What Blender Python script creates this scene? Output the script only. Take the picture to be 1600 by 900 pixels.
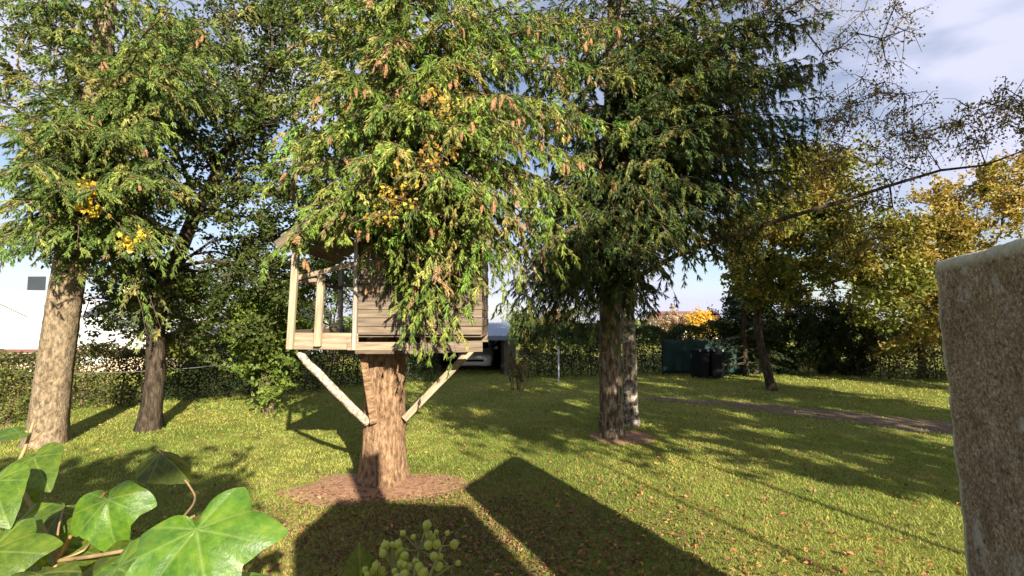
import bpy, bmesh, math
import numpy as np
from mathutils import Vector, Matrix, Euler

rng = np.random.default_rng(11)
R = math.radians
scene = bpy.context.scene
for o in list(bpy.data.objects):
    bpy.data.objects.remove(o)
COL = scene.collection

# ------------------------------------------------------------------ camera, sky, sun, exposure
EYE = np.array([0.0, 0.0, 2.4])
FPX = 733.0                       # focal length in pixels of a 1600 px wide frame
PITCH = math.atan(50 / FPX)       # tilted up a little
cam = bpy.data.cameras.new('camera')
cam.sensor_width = 36
cam.lens = 36 * FPX / 1600
cam.clip_start = 0.05
cam.clip_end = 2000
camo = bpy.data.objects.new('camera', cam)
COL.objects.link(camo)
camo.location = EYE
camo.rotation_euler = (R(90) + PITCH, 0, 0)
scene.camera = camo

SUN_EL, SUN_AZ = R(24), R(155)    # azimuth from +Y towards +X: behind the camera, to its right
world = bpy.data.worlds.new('World')
scene.world = world
world.use_nodes = True
wn, wl = world.node_tree.nodes, world.node_tree.links
wn.clear()
w_out = wn.new('ShaderNodeOutputWorld')
w_bg = wn.new('ShaderNodeBackground')
w_bg.inputs['Strength'].default_value = 0.055
sky = wn.new('ShaderNodeTexSky')
sky.sky_type = 'NISHITA'
sky.sun_disc = False
sky.sun_elevation = SUN_EL
sky.sun_rotation = SUN_AZ
sky.air_density = 1.0
sky.dust_density = 0.5
sky.ozone_density = 1.5
wtc = wn.new('ShaderNodeTexCoord')
wmap = wn.new('ShaderNodeMapping')
wmap.inputs['Scale'].default_value = (1.3, 1.6, 3.4)
wmap.inputs['Location'].default_value = (2.1, 0.4, 0.55)
wno = wn.new('ShaderNodeTexNoise')
wno.inputs['Scale'].default_value = 1.9
wno.inputs['Detail'].default_value = 4.5
wno.inputs['Roughness'].default_value = 0.52
wno.inputs['Distortion'].default_value = 0.5
wramp = wn.new('ShaderNodeValToRGB')
wramp.color_ramp.elements[0].position = 0.33
wramp.color_ramp.elements[1].position = 0.62
wramp.color_ramp.elements[0].color = (0.08, 0.08, 0.08, 1)
wramp.color_ramp.elements[1].color = (0.95, 0.95, 0.95, 1)
wmix = wn.new('ShaderNodeMix')
wmix.data_type = 'RGBA'
wmix.inputs['B'].default_value = (5.4, 5.5, 6.9, 1)      # thin lit cloud
wl.new(wtc.outputs['Generated'], wmap.inputs['Vector'])
wl.new(wmap.outputs[0], wno.inputs['Vector'])
wl.new(wno.outputs[0], wramp.inputs[0])
wl.new(wramp.outputs[0], wmix.inputs['Factor'])
wl.new(sky.outputs[0], wmix.inputs['A'])
wl.new(wmix.outputs['Result'], w_bg.inputs['Color'])
wl.new(w_bg.outputs[0], w_out.inputs['Surface'])

sun = bpy.data.lights.new('sun', 'SUN')
sun.energy = 5.0
sun.angle = R(0.55)
sun.color = (1.0, 0.90, 0.74)
suno = bpy.data.objects.new('sun', sun)
COL.objects.link(suno)
LDIR = Vector((-math.sin(SUN_AZ) * math.cos(SUN_EL), -math.cos(SUN_AZ) * math.cos(SUN_EL), -math.sin(SUN_EL)))
suno.rotation_euler = LDIR.to_track_quat('-Z', 'Y').to_euler()
suno.location = (10, -20, 15)

vs = scene.view_settings
vs.view_transform = 'Standard'
vs.look = 'None'
vs.exposure = 1.5
vs.gamma = 1
vs.use_curve_mapping = False
scene.cycles.max_bounces = 6
scene.cycles.diffuse_bounces = 3
scene.cycles.glossy_bounces = 2
scene.cycles.transmission_bounces = 3
scene.cycles.transparent_max_bounces = 4
scene.cycles.use_denoising = True

# ------------------------------------------------------------------ where things are
cp, sp = math.cos(PITCH), math.sin(PITCH)
def at(px, py, depth):
    """the place seen at a photograph pixel, depth metres north of the camera"""
    a, b = (px - 800) / FPX, (450 - py) / FPX
    d = np.array([a, cp - b * sp, sp + b * cp])
    return EYE + d * (depth / d[1])
def on_ground(px, py):
    a, b = (px - 800) / FPX, (450 - py) / FPX
    d = np.array([a, cp - b * sp, sp + b * cp])
    return EYE + d * (-EYE[2] / d[2])
def uv(u, v, z=0.0):
    """u across the sun's path, v along it (away from the sun)"""
    c, s = math.cos(R(25)), math.sin(R(25))
    return np.array([c * u - s * v, s * u + c * v, z])

# ------------------------------------------------------------------ materials
def new_mat(name):
    m = bpy.data.materials.new(name)
    m.use_nodes = True
    nt = m.node_tree
    return m, nt.nodes, nt.links, nt.nodes['Principled BSDF']
def noise(n, l, scale, detail=4, rough=0.55, vec=None, dist=0.0):
    t = n.new('ShaderNodeTexNoise')
    t.inputs['Scale'].default_value = scale
    t.inputs['Detail'].default_value = detail
    t.inputs['Roughness'].default_value = rough
    t.inputs['Distortion'].default_value = dist
    if vec is not None:
        l.new(vec, t.inputs['Vector'])
    return t
def ramp(n, l, fac, stops):
    r = n.new('ShaderNodeValToRGB')
    e = r.color_ramp.elements
    while len(e) < len(stops):
        e.new(0.5)
    for k, (p, c) in enumerate(stops):
        e[k].position = p
        e[k].color = (*c, 1) if len(c) == 3 else c
    l.new(fac, r.inputs[0])
    return r
def objvec(n, l, scale=(1, 1, 1)):
    tc = n.new('ShaderNodeTexCoord')
    mp = n.new('ShaderNodeMapping')
    mp.inputs['Scale'].default_value = scale
    l.new(tc.outputs['Object'], mp.inputs['Vector'])
    return mp.outputs[0]
def bump(n, l, h, strength, dist, bsdf):
    b = n.new('ShaderNodeBump')
    b.inputs['Strength'].default_value = strength
    b.inputs['Distance'].default_value = dist
    l.new(h, b.inputs['Height'])
    l.new(b.outputs[0], bsdf.inputs['Normal'])
    return b

def foliage_mat(name, trans=0.3, rough=0.5, spec=0.35, transcol=(1.25, 1.2, 0.6)):
    m, n, l, p = new_mat(name)
    a = n.new('ShaderNodeAttribute')
    a.attribute_name = 'Col'
    p.inputs['Roughness'].default_value = rough
    p.inputs['Specular IOR Level'].default_value = spec
    l.new(a.outputs['Color'], p.inputs['Base Color'])
    t = n.new('ShaderNodeBsdfTranslucent')
    mul = n.new('ShaderNodeMix')
    mul.data_type = 'RGBA'
    mul.blend_type = 'MULTIPLY'
    mul.inputs['Factor'].default_value = 1
    mul.inputs['B'].default_value = (*transcol, 1)
    l.new(a.outputs['Color'], mul.inputs['A'])
    l.new(mul.outputs['Result'], t.inputs['Color'])
    mx = n.new('ShaderNodeMixShader')
    mx.inputs[0].default_value = trans
    l.new(p.outputs[0], mx.inputs[1])
    l.new(t.outputs[0], mx.inputs[2])
    l.new(mx.outputs[0], n['Material Output'].inputs['Surface'])
    return m

def bark_mat(name, dark, mid, light, stretch=(9, 9, 1.6), bscale=1.0, bdist=0.03, patch=None):
    m, n, l, p = new_mat(name)
    v = objvec(n, l, stretch)
    t = noise(n, l, 2.2 * bscale, 8, 0.62, v, 0.4)
    c = ramp(n, l, t.outputs[0], [(0.36, dark), (0.5, mid), (0.64, light)])
    col = c.outputs[0]
    if patch:
        v2 = objvec(n, l, (2.6, 2.6, 3.4))
        t2 = noise(n, l, 2.3, 6, 0.65, v2, 0.6)
        f = ramp(n, l, t2.outputs[0], [(patch[0], (0, 0, 0)), (patch[1], (1, 1, 1))])
        mx = n.new('ShaderNodeMix')
        mx.data_type = 'RGBA'
        l.new(f.outputs[0], mx.inputs['Factor'])
        l.new(col, mx.inputs['A'])
        mx.inputs['B'].default_value = (*patch[2], 1)
        col = mx.outputs['Result']
    l.new(col, p.inputs['Base Color'])
    p.inputs['Roughness'].default_value = 0.9
    p.inputs['Specular IOR Level'].default_value = 0.15
    t3 = noise(n, l, 3.0 * bscale, 9, 0.68, v, 0.8)
    bump(n, l, t3.outputs[0], 0.9, bdist, p)
    return m

def plain_mat(name, col, rough=0.6, var=0.12, scale=6, metal=0.0, bumps=0.0, spec=0.4):
    m, n, l, p = new_mat(name)
    v = objvec(n, l)
    t = noise(n, l, scale, 6, 0.6, v)
    d = tuple(max(0, c * (1 - var * 1.6)) for c in col)
    b = tuple(min(1, c * (1 + var)) for c in col)
    c = ramp(n, l, t.outputs[0], [(0.3, d), (0.7, b)])
    l.new(c.outputs[0], p.inputs['Base Color'])
    p.inputs['Roughness'].default_value = rough
    p.inputs['Metallic'].default_value = metal
    p.inputs['Specular IOR Level'].default_value = spec
    if bumps:
        t2 = noise(n, l, scale * 9, 5, 0.6, v)
        bump(n, l, t2.outputs[0], 0.5, bumps, p)
    return m

def wood_mat(name, dark, light, axis='x', knots=True):
    m, n, l, p = new_mat(name)
    oi = n.new('ShaderNodeObjectInfo')
    tc = n.new('ShaderNodeTexCoord')
    mp = n.new('ShaderNodeMapping')
    s = {'x': (1.2, 16, 16), 'y': (16, 1.2, 16), 'z': (16, 16, 1.2)}[axis]
    mp.inputs['Scale'].default_value = s
    add = n.new('ShaderNodeVectorMath')
    add.operation = 'ADD'
    sc_ = n.new('ShaderNodeVectorMath')
    sc_.operation = 'SCALE'
    sc_.inputs[0].default_value = (13, 7, 9)
    l.new(oi.outputs['Random'], sc_.inputs['Scale'])
    l.new(tc.outputs['Object'], add.inputs[0])
    l.new(sc_.outputs[0], add.inputs[1])
    l.new(add.outputs[0], mp.inputs['Vector'])
    t = noise(n, l, 2.0, 7, 0.6, mp.outputs[0], 0.7)
    c = ramp(n, l, t.outputs[0], [(0.3, dark), (0.68, light)])
    hs = n.new('ShaderNodeHueSaturation')
    mr = n.new('ShaderNodeMapRange')
    mr.inputs['To Min'].default_value = 0.78
    mr.inputs['To Max'].default_value = 1.18
    l.new(oi.outputs['Random'], mr.inputs['Value'])
    l.new(mr.outputs[0], hs.inputs['Value'])
    l.new(c.outputs[0], hs.inputs['Color'])
    l.new(hs.outputs[0], p.inputs['Base Color'])
    p.inputs['Roughness'].default_value = 0.82
    p.inputs['Specular IOR Level'].default_value = 0.2
    bump(n, l, t.outputs[0], 0.5, 0.006, p)
    return m

M = {}
M['needle'] = foliage_mat('fir_needles', 0.12, 0.6, 0.2, (1.2, 1.15, 0.5))
M['leaf'] = foliage_mat('tree_leaves', 0.35, 0.5, 0.35)
M['grassblade'] = foliage_mat('grass_blades', 0.3, 0.55, 0.25, (1.2, 1.2, 0.5))
M['litter'] = foliage_mat('leaf_litter', 0.12, 0.8, 0.1, (1, 1, 0.8))
M['bark_fir'] = bark_mat('fir_bark', (0.11, 0.064, 0.036), (0.26, 0.158, 0.088), (0.40, 0.262, 0.155), (7, 7, 2.6), 1.3, 0.07)
M['bark_pale'] = bark_mat('pale_bark', (0.095, 0.072, 0.045), (0.215, 0.163, 0.102), (0.33, 0.255, 0.165), (6, 6, 3.0), 1.3, 0.05)
M['bark_dark'] = bark_mat('dark_bark', (0.018, 0.014, 0.010), (0.05, 0.038, 0.026), (0.10, 0.075, 0.05), (9, 9, 1.8), 1.0, 0.035)
M['bark_rough'] = bark_mat('rough_bark', (0.045, 0.032, 0.022), (0.13, 0.095, 0.065), (0.30, 0.25, 0.19), (7, 7, 2.0), 1.1, 0.05, (0.60, 0.68, (0.32, 0.28, 0.22)))
M['bark_birch'] = bark_mat('birch_bark', (0.05, 0.038, 0.03), (0.16, 0.125, 0.09), (0.40, 0.35, 0.29), (6, 6, 2.4), 1.2, 0.04, (0.52, 0.60, (0.48, 0.43, 0.36)))
M['bark_log'] = bark_mat('birch_log_bark', (0.18, 0.12, 0.08), (0.42, 0.33, 0.25), (0.62, 0.53, 0.43), (6, 6, 6), 1.6, 0.015, (0.59, 0.67, (0.14, 0.09, 0.06)))
M['twig'] = bark_mat('twigs', (0.05, 0.036, 0.024), (0.10, 0.07, 0.045), (0.16, 0.115, 0.075), (9, 9, 9), 1, 0.004)
M['cone'] = bark_mat('cone_scales', (0.10, 0.05, 0.026), (0.23, 0.12, 0.06), (0.37, 0.215, 0.12), (30, 30, 30), 1, 0.004)
M['wood_new'] = wood_mat('pale_timber', (0.21, 0.165, 0.11), (0.43, 0.35, 0.24), 'z')
M['wood_newx'] = wood_mat('pale_timber_lengthwise', (0.18, 0.14, 0.095), (0.38, 0.30, 0.205), 'x')
M['wood_old'] = wood_mat('weathered_boards', (0.075, 0.058, 0.042), (0.21, 0.162, 0.115), 'x')
M['wood_oldz'] = wood_mat('weathered_posts', (0.20, 0.16, 0.13), (0.42, 0.36, 0.30), 'z')
M['roofwood'] = wood_mat('roof_boards', (0.11, 0.07, 0.045), (0.27, 0.19, 0.12), 'y')

# ------------------------------------------------------------------ object helpers
ORIGIN = {}
def tag(o, label=None, cat=None, group=None, kind=None):
    if label: o['label'] = label
    if cat: o['category'] = cat
    if group: o['group'] = group
    if kind: o['kind'] = kind
    return o
def empty(name, loc, label, cat, group=None):
    o = bpy.data.objects.new(name, None)
    o.empty_display_size = 0.2
    COL.objects.link(o)
    o.location = Vector(loc)
    ORIGIN[o.name] = np.array(loc, float)
    return tag(o, label, cat, group)
def link(name, me, mat, parent=None, loc=None, rot=None, scale=None):
    o = bpy.data.objects.new(name, me)
    COL.objects.link(o)
    if mat is not None and len(me.materials) == 0:
        me.materials.append(mat)
    org = np.zeros(3)
    if parent is not None:
        o.parent = parent
        org = ORIGIN[parent.name]
    if loc is not None:
        o.location = Vector(np.array(loc, float) - org)
    if rot is not None:
        o.rotation_euler = rot
    if scale is not None:
        o.scale = scale
    ORIGIN[o.name] = org
    return o
def np_mesh(name, V, F, col=None, smooth=False):
    V = np.ascontiguousarray(V, np.float32)
    F = np.ascontiguousarray(F, np.int32)
    me = bpy.data.meshes.new(name)
    me.vertices.add(len(V))
    me.vertices.foreach_set('co', V.ravel())
    k = F.shape[1]
    me.loops.add(F.size)
    me.loops.foreach_set('vertex_index', F.ravel())
    me.polygons.add(len(F))
    me.polygons.foreach_set('loop_start', np.arange(0, F.size, k, dtype=np.int32))
    if smooth:
        me.polygons.foreach_set('use_smooth', np.ones(len(F), bool))
    else:
        me.polygons.foreach_set('use_smooth', np.zeros(len(F), bool))
    if col is not None:
        ca = me.color_attributes.new('Col', 'FLOAT_COLOR', 'POINT')
        c4 = np.ones((len(V), 4), np.float32)
        c4[:, :3] = col
        ca.data.foreach_set('color', c4.ravel())
    me.update(calc_edges=True)
    return me
def np_obj(name, V, F, mat, parent=None, col=None, smooth=False, kind=None):
    org = ORIGIN[parent.name] if parent is not None else np.zeros(3)
    o = link(name, np_mesh(name, np.asarray(V) - org, F, col, smooth), mat, parent)
    if kind:
        o['kind'] = kind
    return o
class Acc:
    def __init__(s):
        s.v, s.f, s.c, s.n = [], [], [], 0
    def add(s, V, F, col=None):
        s.v.append(np.asarray(V, np.float32)); s.f.append(np.asarray(F, np.int64) + s.n)
        if col is not None:
            s.c.append(np.broadcast_to(np.asarray(col, np.float32), (len(V), 3)))
        s.n += len(V)
    def obj(s, name, mat, parent=None, smooth=False, kind=None):
        return np_obj(name, np.concatenate(s.v), np.concatenate(s.f), mat, parent, np.concatenate(s.c) if s.c else None, smooth, kind)

def tubes(P, Rd, sides=5):
    """N tubes of m points each: P (N,m,3), Rd (N,m) -> verts, quad faces"""
    P = np.asarray(P, float); Rd = np.asarray(Rd, float)
    N, m, _ = P.shape
    T = np.gradient(P, axis=1)
    T /= np.linalg.norm(T, axis=2, keepdims=True) + 1e-9
    ref = np.where(np.abs(T[:, :, 2:3]) > 0.9, np.array([1.0, 0, 0]), np.array([0, 0, 1.0]))
    ref = np.broadcast_to(ref[:, m // 2:m // 2 + 1], T.shape)
    A = np.cross(T, ref); A /= np.linalg.norm(A, axis=2, keepdims=True) + 1e-9
    B = np.cross(T, A)
    ang = np.arange(sides) * 2 * np.pi / sides
    V = P[:, :, None] + Rd[:, :, None, None] * (np.cos(ang)[:, None] * A[:, :, None] + np.sin(ang)[:, None] * B[:, :, None])
    idx = np.arange(N * m * sides).reshape(N, m, sides)
    a = idx[:, :-1]; b = idx[:, 1:]
    F = np.stack([a, np.roll(a, -1, 2), np.roll(b, -1, 2), b], -1).reshape(-1, 4)
    return V.reshape(-1, 3), F
def lathe(prof, sides, wob=0.0, seed=0):
    """prof list of (r, z)"""
    g = np.random.default_rng(seed)
    V, F = [], []
    for i, (r, z) in enumerate(prof):
        for k in range(sides):
            a = 2 * math.pi * k / sides
            rr = r * (1 + wob * g.uniform(-1, 1))
            V.append((rr * math.cos(a), rr * math.sin(a), z))
    for i in range(len(prof) - 1):
        for k in range(sides):
            a, b = i * sides + k, i * sides + (k + 1) % sides
            F.append((a, b, b + sides, a + sides))
    return np.array(V), np.array(F)

def chamfer_box(name, sx, sy, sz, ch=0.006, jitter=0.0, seed=0):
    bm = bmesh.new()
    bmesh.ops.create_cube(bm, size=1)
    g = np.random.default_rng(seed)
    for v in bm.verts:
        v.co = Vector((v.co.x * sx, v.co.y * sy, v.co.z * sz)) + Vector(g.uniform(-1, 1, 3) * jitter)
    if ch > 0:
        bmesh.ops.bevel(bm, geom=list(bm.edges), offset=ch, segments=1, affect='EDGES')
    me = bpy.data.meshes.new(name)
    bm.to_mesh(me)
    bm.free()
    return me
def bar(name, p0, p1, w, t, mat, parent, ch=0.006, roll=0.0, seed=0, up=(0, 0, 1), along='x'):
    """a squared timber from p0 to p1, w across (towards up), t thick; its long axis is local x (or z)"""
    p0 = Vector(p0); p1 = Vector(p1)
    d = p1 - p0
    L = d.length
    x = d.normalized()
    u = Vector(up)
    y = u.cross(x)
    if y.length < 1e-4:
        y = Vector((0, 1, 0)).cross(x) if abs(x.y) < .9 else Vector((1, 0, 0)).cross(x)
    y.normalize()
    z = x.cross(y)
    if along == 'x':
        me = chamfer_box(name, L, t, w, ch, 0.003, seed)
        m = Matrix((x, y, z)).transposed()
    else:
        me = chamfer_box(name, w, t, L, ch, 0.003, seed)
        m = Matrix((-z, y, x)).transposed()
    o = link(name, me, mat, parent, (p0 + p1) / 2)
    e = m.to_4x4()
    if roll:
        e = e @ Matrix.Rotation(roll, 4, 'X' if along == 'x' else 'Z')
    o.rotation_euler = e.to_euler()
    return o
def aabox(name, lo, hi, mat, parent, ch=0.01, seed=0):
    lo = np.array(lo, float); hi = np.array(hi, float)
    s = hi - lo
    return link(name, chamfer_box(name, s[0], s[1], s[2], ch, 0, seed), mat, parent, (lo + hi) / 2)

def unit(a):
    return a / (np.linalg.norm(a, axis=-1, keepdims=True) + 1e-9)

# ------------------------------------------------------------------ foliage builders
def needles(pos, dirs, length, col, K, nl, nw, g):
    """K flat needles round each of N shoots"""
    N = len(pos)
    t = (np.arange(K) + g.uniform(0, 1, (N, K))) / K
    ph = g.uniform(0, 2 * np.pi, (N, K))
    ref = np.where(np.abs(dirs[:, 2:3]) > .9, np.array([1.0, 0, 0]), np.array([0, 0, 1.0]))
    A = unit(np.cross(dirs, ref)); B = np.cross(dirs, A)
    rad = np.cos(ph)[..., None] * A[:, None] + 0.55 * np.sin(ph)[..., None] * B[:, None]
    nd = unit(dirs[:, None] * 1.7 + rad)
    base = pos[:, None] + dirs[:, None] * (t * length[:, None])[..., None]
    side = unit(np.cross(nd, g.normal(size=(N, K, 3))))
    ll = nl * g.uniform(.7, 1.25, (N, K, 1))
    V = np.stack([base - side * nw / 2, base + side * nw / 2, base + nd * ll], 2).reshape(-1, 3)
    F = np.arange(N * K * 3).reshape(-1, 3)
    C = np.repeat(col, K * 3, 0)
    return V, F, C

def conifer_limbs(S, T, arch, g, spacing=0.085, lmax=0.75, hang=(0.2, 0.9), tspace=0.055, shoot=(0.06, 0.12), bare=0.12, rlimb=0.03, fan=1.0):
    """S,T (L,3) limb start and tip; arch (L,) upward bow. Returns shoots, wood tubes, tip points"""
    L = len(S)
    s = np.linspace(0, 1, 12)
    P = S[:, None] + (T - S)[:, None] * s[None, :, None]
    P[:, :, 2] += arch[:, None] * 4 * s * (1 - s)
    P[:, 1:-1] += g.normal(0, .02, (L, 10, 3))
    wood = Acc()
    rl = rlimb * np.clip(np.linalg.norm(T - S, axis=1) / 3, .35, 1.3)
    V, F = tubes(P, rl[:, None] * (1 - .9 * s), 5)
    wood.add(V, F)
    p0s, dirs, lens, sides_ = [], [], [], []
    for i in range(L):
        ln = np.linalg.norm(T[i] - S[i])
        n = max(6, int(ln * (1 - bare) / spacing))
        q = bare + (1 - bare) * (np.arange(n) + g.uniform(0, 1, n)) / n
        q = np.clip(q, 0, .995)
        k = np.minimum((q * 11).astype(int), 10)
        fr = (q * 11 - k)[:, None]
        p = P[i, k] * (1 - fr) + P[i, k + 1] * fr
        tg = unit(P[i, k + 1] - P[i, k])
        sd = unit(np.cross(tg, np.array([0, 0, 1.0]))) * np.where(np.arange(n) % 2 == 0, 1, -1)[:, None]
        a = np.radians(g.uniform(35, 68, n))[:, None]
        d = tg * np.cos(a) + sd * np.sin(a) + np.array([0, 0, 1]) * g.normal(.0, .16, (n, 1))
        d = unit(d)
        l_ = lmax * np.minimum(1, q / .3) ** .6 * (1 - .72 * q) * g.uniform(.55, 1.15, n) * np.clip(ln / 2.4, .5, 1.1)
        p0s.append(p); dirs.append(d); lens.append(l_)
    p0 = np.concatenate(p0s); d = np.concatenate(dirs); l_ = np.concatenate(lens)
    n = len(p0)
    hg = g.uniform(hang[0], hang[1], n)
    t = np.linspace(0, 1, 5)
    Q = p0[:, None] + d[:, None] * (l_[:, None] * t)[..., None] * (1 - .35 * hg[:, None] * t)[..., None]
    Q[:, :, 2] -= (hg * l_)[:, None] * t ** 1.8
    V, F = tubes(Q[:, ::2], np.outer(0.004 + .006 * l_, 1 - .75 * t[::2]), 3)
    wood.add(V, F)
    # tertiary shoots
    nt = np.maximum(3, (l_ / tspace).astype(int))
    rep = np.repeat(np.arange(n), nt)
    j = np.concatenate([np.arange(k) for k in nt])
    tt = np.clip((j + g.uniform(.1, .9, len(j))) / nt[rep], 0, .98)
    kk = np.minimum((tt * 4).astype(int), 3)
    fr = (tt * 4 - kk)[:, None]
    pp = Q[rep, kk] * (1 - fr) + Q[rep, kk + 1] * fr
    tg = unit(Q[rep, kk + 1] - Q[rep, kk])
    sd = unit(np.cross(tg, np.array([0, 0, 1.0]) + .5 * g.normal(size=(len(j), 3))))
    out_p, out_d, out_l = [], [], []
    for sgn in (-1, 1):
        a = np.radians(g.uniform(22, 42, len(j)))[:, None]
        dd = unit(tg * np.cos(a) + sgn * sd * np.sin(a) * fan + np.array([0, 0, -.55]))
        out_p.append(pp); out_d.append(dd)
        out_l.append(g.uniform(shoot[0], shoot[1], len(j)) * (1.1 - .5 * tt))
    # the leader of each branchlet
    out_p.append(pp); out_d.append(tg); out_l.append(np.full(len(j), tspace * 1.3))
    shoots = (np.concatenate(out_p), np.concatenate(out_d), np.concatenate(out_l), np.tile(rep, 3))
    return shoots, wood, Q[:, -1], P

PAL_FIR = [(0.145, 0.20, 0.036), (0.225, 0.26, 0.055), (0.085, 0.14, 0.032), (0.28, 0.26, 0.08), (0.145, 0.23, 0.04), (.30, .20, .10)]
def tint(pal, w, n, g, jit=.22):
    pal = np.array(pal); w = np.array(w, float); w /= w.sum()
    c = pal[g.choice(len(pal), n, p=w)]
    return np.clip(c * (1 + g.normal(0, jit, (n, 1))) * (1 + g.normal(0, jit * .35, (n, 3))), .004, 1)

def trunk_mesh(name, path, radii, mat, parent, sides=28, seed=0, rough=0.05, flare=None, sub=14):
    """path list of points, radii; resampled, ridged, with root flare"""
    g = np.random.default_rng(seed)
    path = np.array(path, float); radii = np.array(radii, float)
    cum = np.r_[0, np.cumsum(np.linalg.norm(np.diff(path, axis=0), axis=1))]
    n = int(cum[-1] * sub) + 2
    s = np.linspace(0, cum[-1], n)
    P = np.stack([np.interp(s, cum, path[:, k]) for k in range(3)], 1)
    r = np.interp(s, cum, radii)
    if flare:
        r = r * (1 + flare[0] * np.exp(-s / flare[1]))
    ang = np.arange(sides) * 2 * np.pi / sides
    ridges = sum(a * np.sin(k * ang + ph) for k, a, ph in [(3, .5, g.uniform(0, 6)), (5, .5, g.uniform(0, 6)), (9, .35, g.uniform(0, 6))])
    V = np.zeros((n, sides, 3))
    for i in range(n):
        tw = ridges * rough * (1 + (2.4 * math.exp(-s[i] / (flare[1] if flare else .3)) if flare else 0))
        rr = r[i] * (1 + tw + g.normal(0, rough * .28, sides))
        V[i, :, 0] = P[i, 0] + rr * np.cos(ang)
        V[i, :, 1] = P[i, 1] + rr * np.sin(ang)
        V[i, :, 2] = P[i, 2]
    idx = np.arange(n * sides).reshape(n, sides)
    a, b = idx[:-1], idx[1:]
    F = np.stack([a, np.roll(a, -1, 1), np.roll(b, -1, 1), b], -1).reshape(-1, 4)
    return np_obj(name, V.reshape(-1, 3), F, mat, parent, smooth=True)

def leaf_diamonds(pos, nrm, size, col, g, aspect=.62, fold=.18, droop=None):
    N = len(pos)
    ax = unit(np.cross(nrm, g.normal(size=(N, 3))))
    if droop is not None:
        ax = unit(ax + np.array([0, 0, -droop]))
        nrm = unit(nrm - ax * (nrm * ax).sum(1, keepdims=True))
    sd = np.cross(nrm, ax)
    s = size[:, None]
    b = pos - ax * s * .5; tip = pos + ax * s * .5
    l_ = pos + sd * s * aspect * .5 + nrm * s * fold - ax * s * .06
    r_ = pos - sd * s * aspect * .5 + nrm * s * fold - ax * s * .06
    V = np.stack([b, r_, tip, l_], 1).reshape(-1, 3)
    i = np.arange(N)[:, None] * 4
    F = np.concatenate([i + np.array([0, 1, 2]), i + np.array([0, 2, 3])], 1).reshape(-1, 3)
    return V, F, np.repeat(col, 4, 0)

def skeleton(trunk, r_trunk, pts, g, arc=.12, wpath=.35, rmin=.012, expo=2.3, jit=.06):
    """join crown points to a trunk polyline, branch by branch; radii add up towards the base"""
    nodes = [np.array(p, float) for p in trunk]
    par = [-1] + list(range(len(trunk) - 1))
    plen = [0.0]
    for i in range(1, len(trunk)):
        plen.append(plen[-1] * 1.0 + np.linalg.norm(nodes[i] - nodes[i - 1]) * .3)
    first = max(1, len(trunk) // 2)
    order = np.argsort(np.linalg.norm(pts - nodes[-1], axis=1))
    for p in pts[order]:
        A = np.array(nodes[first:])
        dz = p[2] - A[:, 2]
        cost = np.linalg.norm(A - p, axis=1) * (1 + .5 * (dz < -.2)) + wpath * np.array(plen[first:])
        k = int(np.argmin(cost)) + first
        L = np.linalg.norm(p - nodes[k])
        m = max(1, int(L / .45))
        last = k
        for q in range(1, m + 1):
            f = q / m
            x = nodes[k] * (1 - f) + p * f
            x = x + np.array([0, 0, arc * L * 4 * f * (1 - f)]) + (g.normal(0, jit, 3) if q < m else 0)
            nodes.append(x); par.append(last)
            plen.append(plen[last] + np.linalg.norm(x - nodes[last]))
            last = len(nodes) - 1
    n = len(nodes)
    rad = np.zeros(n)
    for i in range(n - 1, 0, -1):
        if rad[i] == 0:
            rad[i] = rmin ** expo
        rad[par[i]] += rad[i]
    rad = np.maximum(rad, rmin ** expo) ** (1 / expo)
    nt = len(trunk)
    lim = rad[nt - 1] if rad[nt - 1] > 0 else 1
    sc = min(1.6, r_trunk / max(rad[0], 1e-4))
    rad = np.maximum(rad * sc, rmin * .6)
    N = np.array(nodes)
    e = np.array([(par[i], i) for i in range(nt, n)])
    P = np.stack([N[e[:, 0]], N[e[:, 1]]], 1)
    Rr = np.stack([np.minimum(rad[e[:, 0]], rad[e[:, 1]] * 1.5), rad[e[:, 1]]], 1)
    big = Rr[:, 1] > .03
    acc = Acc()
    if big.any():
        acc.add(*tubes(P[big], Rr[big], 8))
    if (~big).any():
        acc.add(*tubes(P[~big], Rr[~big], 4))
    return acc

def leafy(parent, pts, g, per, sigma, size, pal, w, twigs=4, name='crown', aspect=.62, mat='leaf', wood=None, droop=None, up=.5, hang=0.0, jit=.22):
    """leaves strung along short twigs round each crown point"""
    n = len(pts)
    ends = np.repeat(pts, twigs, 0) + g.normal(0, sigma, (n * twigs, 3)) * np.array([1, 1, .8]) - np.array([0, 0, hang]) * g.uniform(.3, 1, (n * twigs, 1))
    st = np.repeat(pts, twigs, 0)
    if wood is not None:
        mid = (st + ends) / 2 + g.normal(0, .04, st.shape) + np.array([0, 0, .08 * (1 if hang > 0 else 0)])
        V, F = tubes(np.stack([st, mid, ends], 1), np.tile([.008, .006, .003], (len(st), 1)), 3)
        wood.add(V, F)
    k = max(1, per // twigs)
    t = g.uniform(.15, 1.08, (n * twigs, k, 1))
    P = st[:, None] * (1 - t) + ends[:, None] * t + g.normal(0, sigma * .22, (n * twigs, k, 3))
    P = P.reshape(-1, 3)
    nr = unit(g.normal(size=P.shape) + np.array([0, 0, up]))
    sz = size * g.uniform(.6, 1.25, len(P))
    # clumps share a tone
    base = np.repeat(tint(pal, w, n, g, jit * .7), twigs * k, 0)
    own = tint(pal, w, len(P), g, jit)
    V, F, C = leaf_diamonds(P, nr, sz, base * .55 + own * .45, g, aspect, droop=droop)
    return np_obj(name, V, F, M[mat], parent, C, kind='stuff')

def ellipsoid(c, r, n, g, shell=.35):
    d = unit(g.normal(size=(n, 3)))
    q = g.uniform(shell, 1, (n, 1)) ** .6
    return np.array(c) + d * q * np.array(r)

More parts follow.
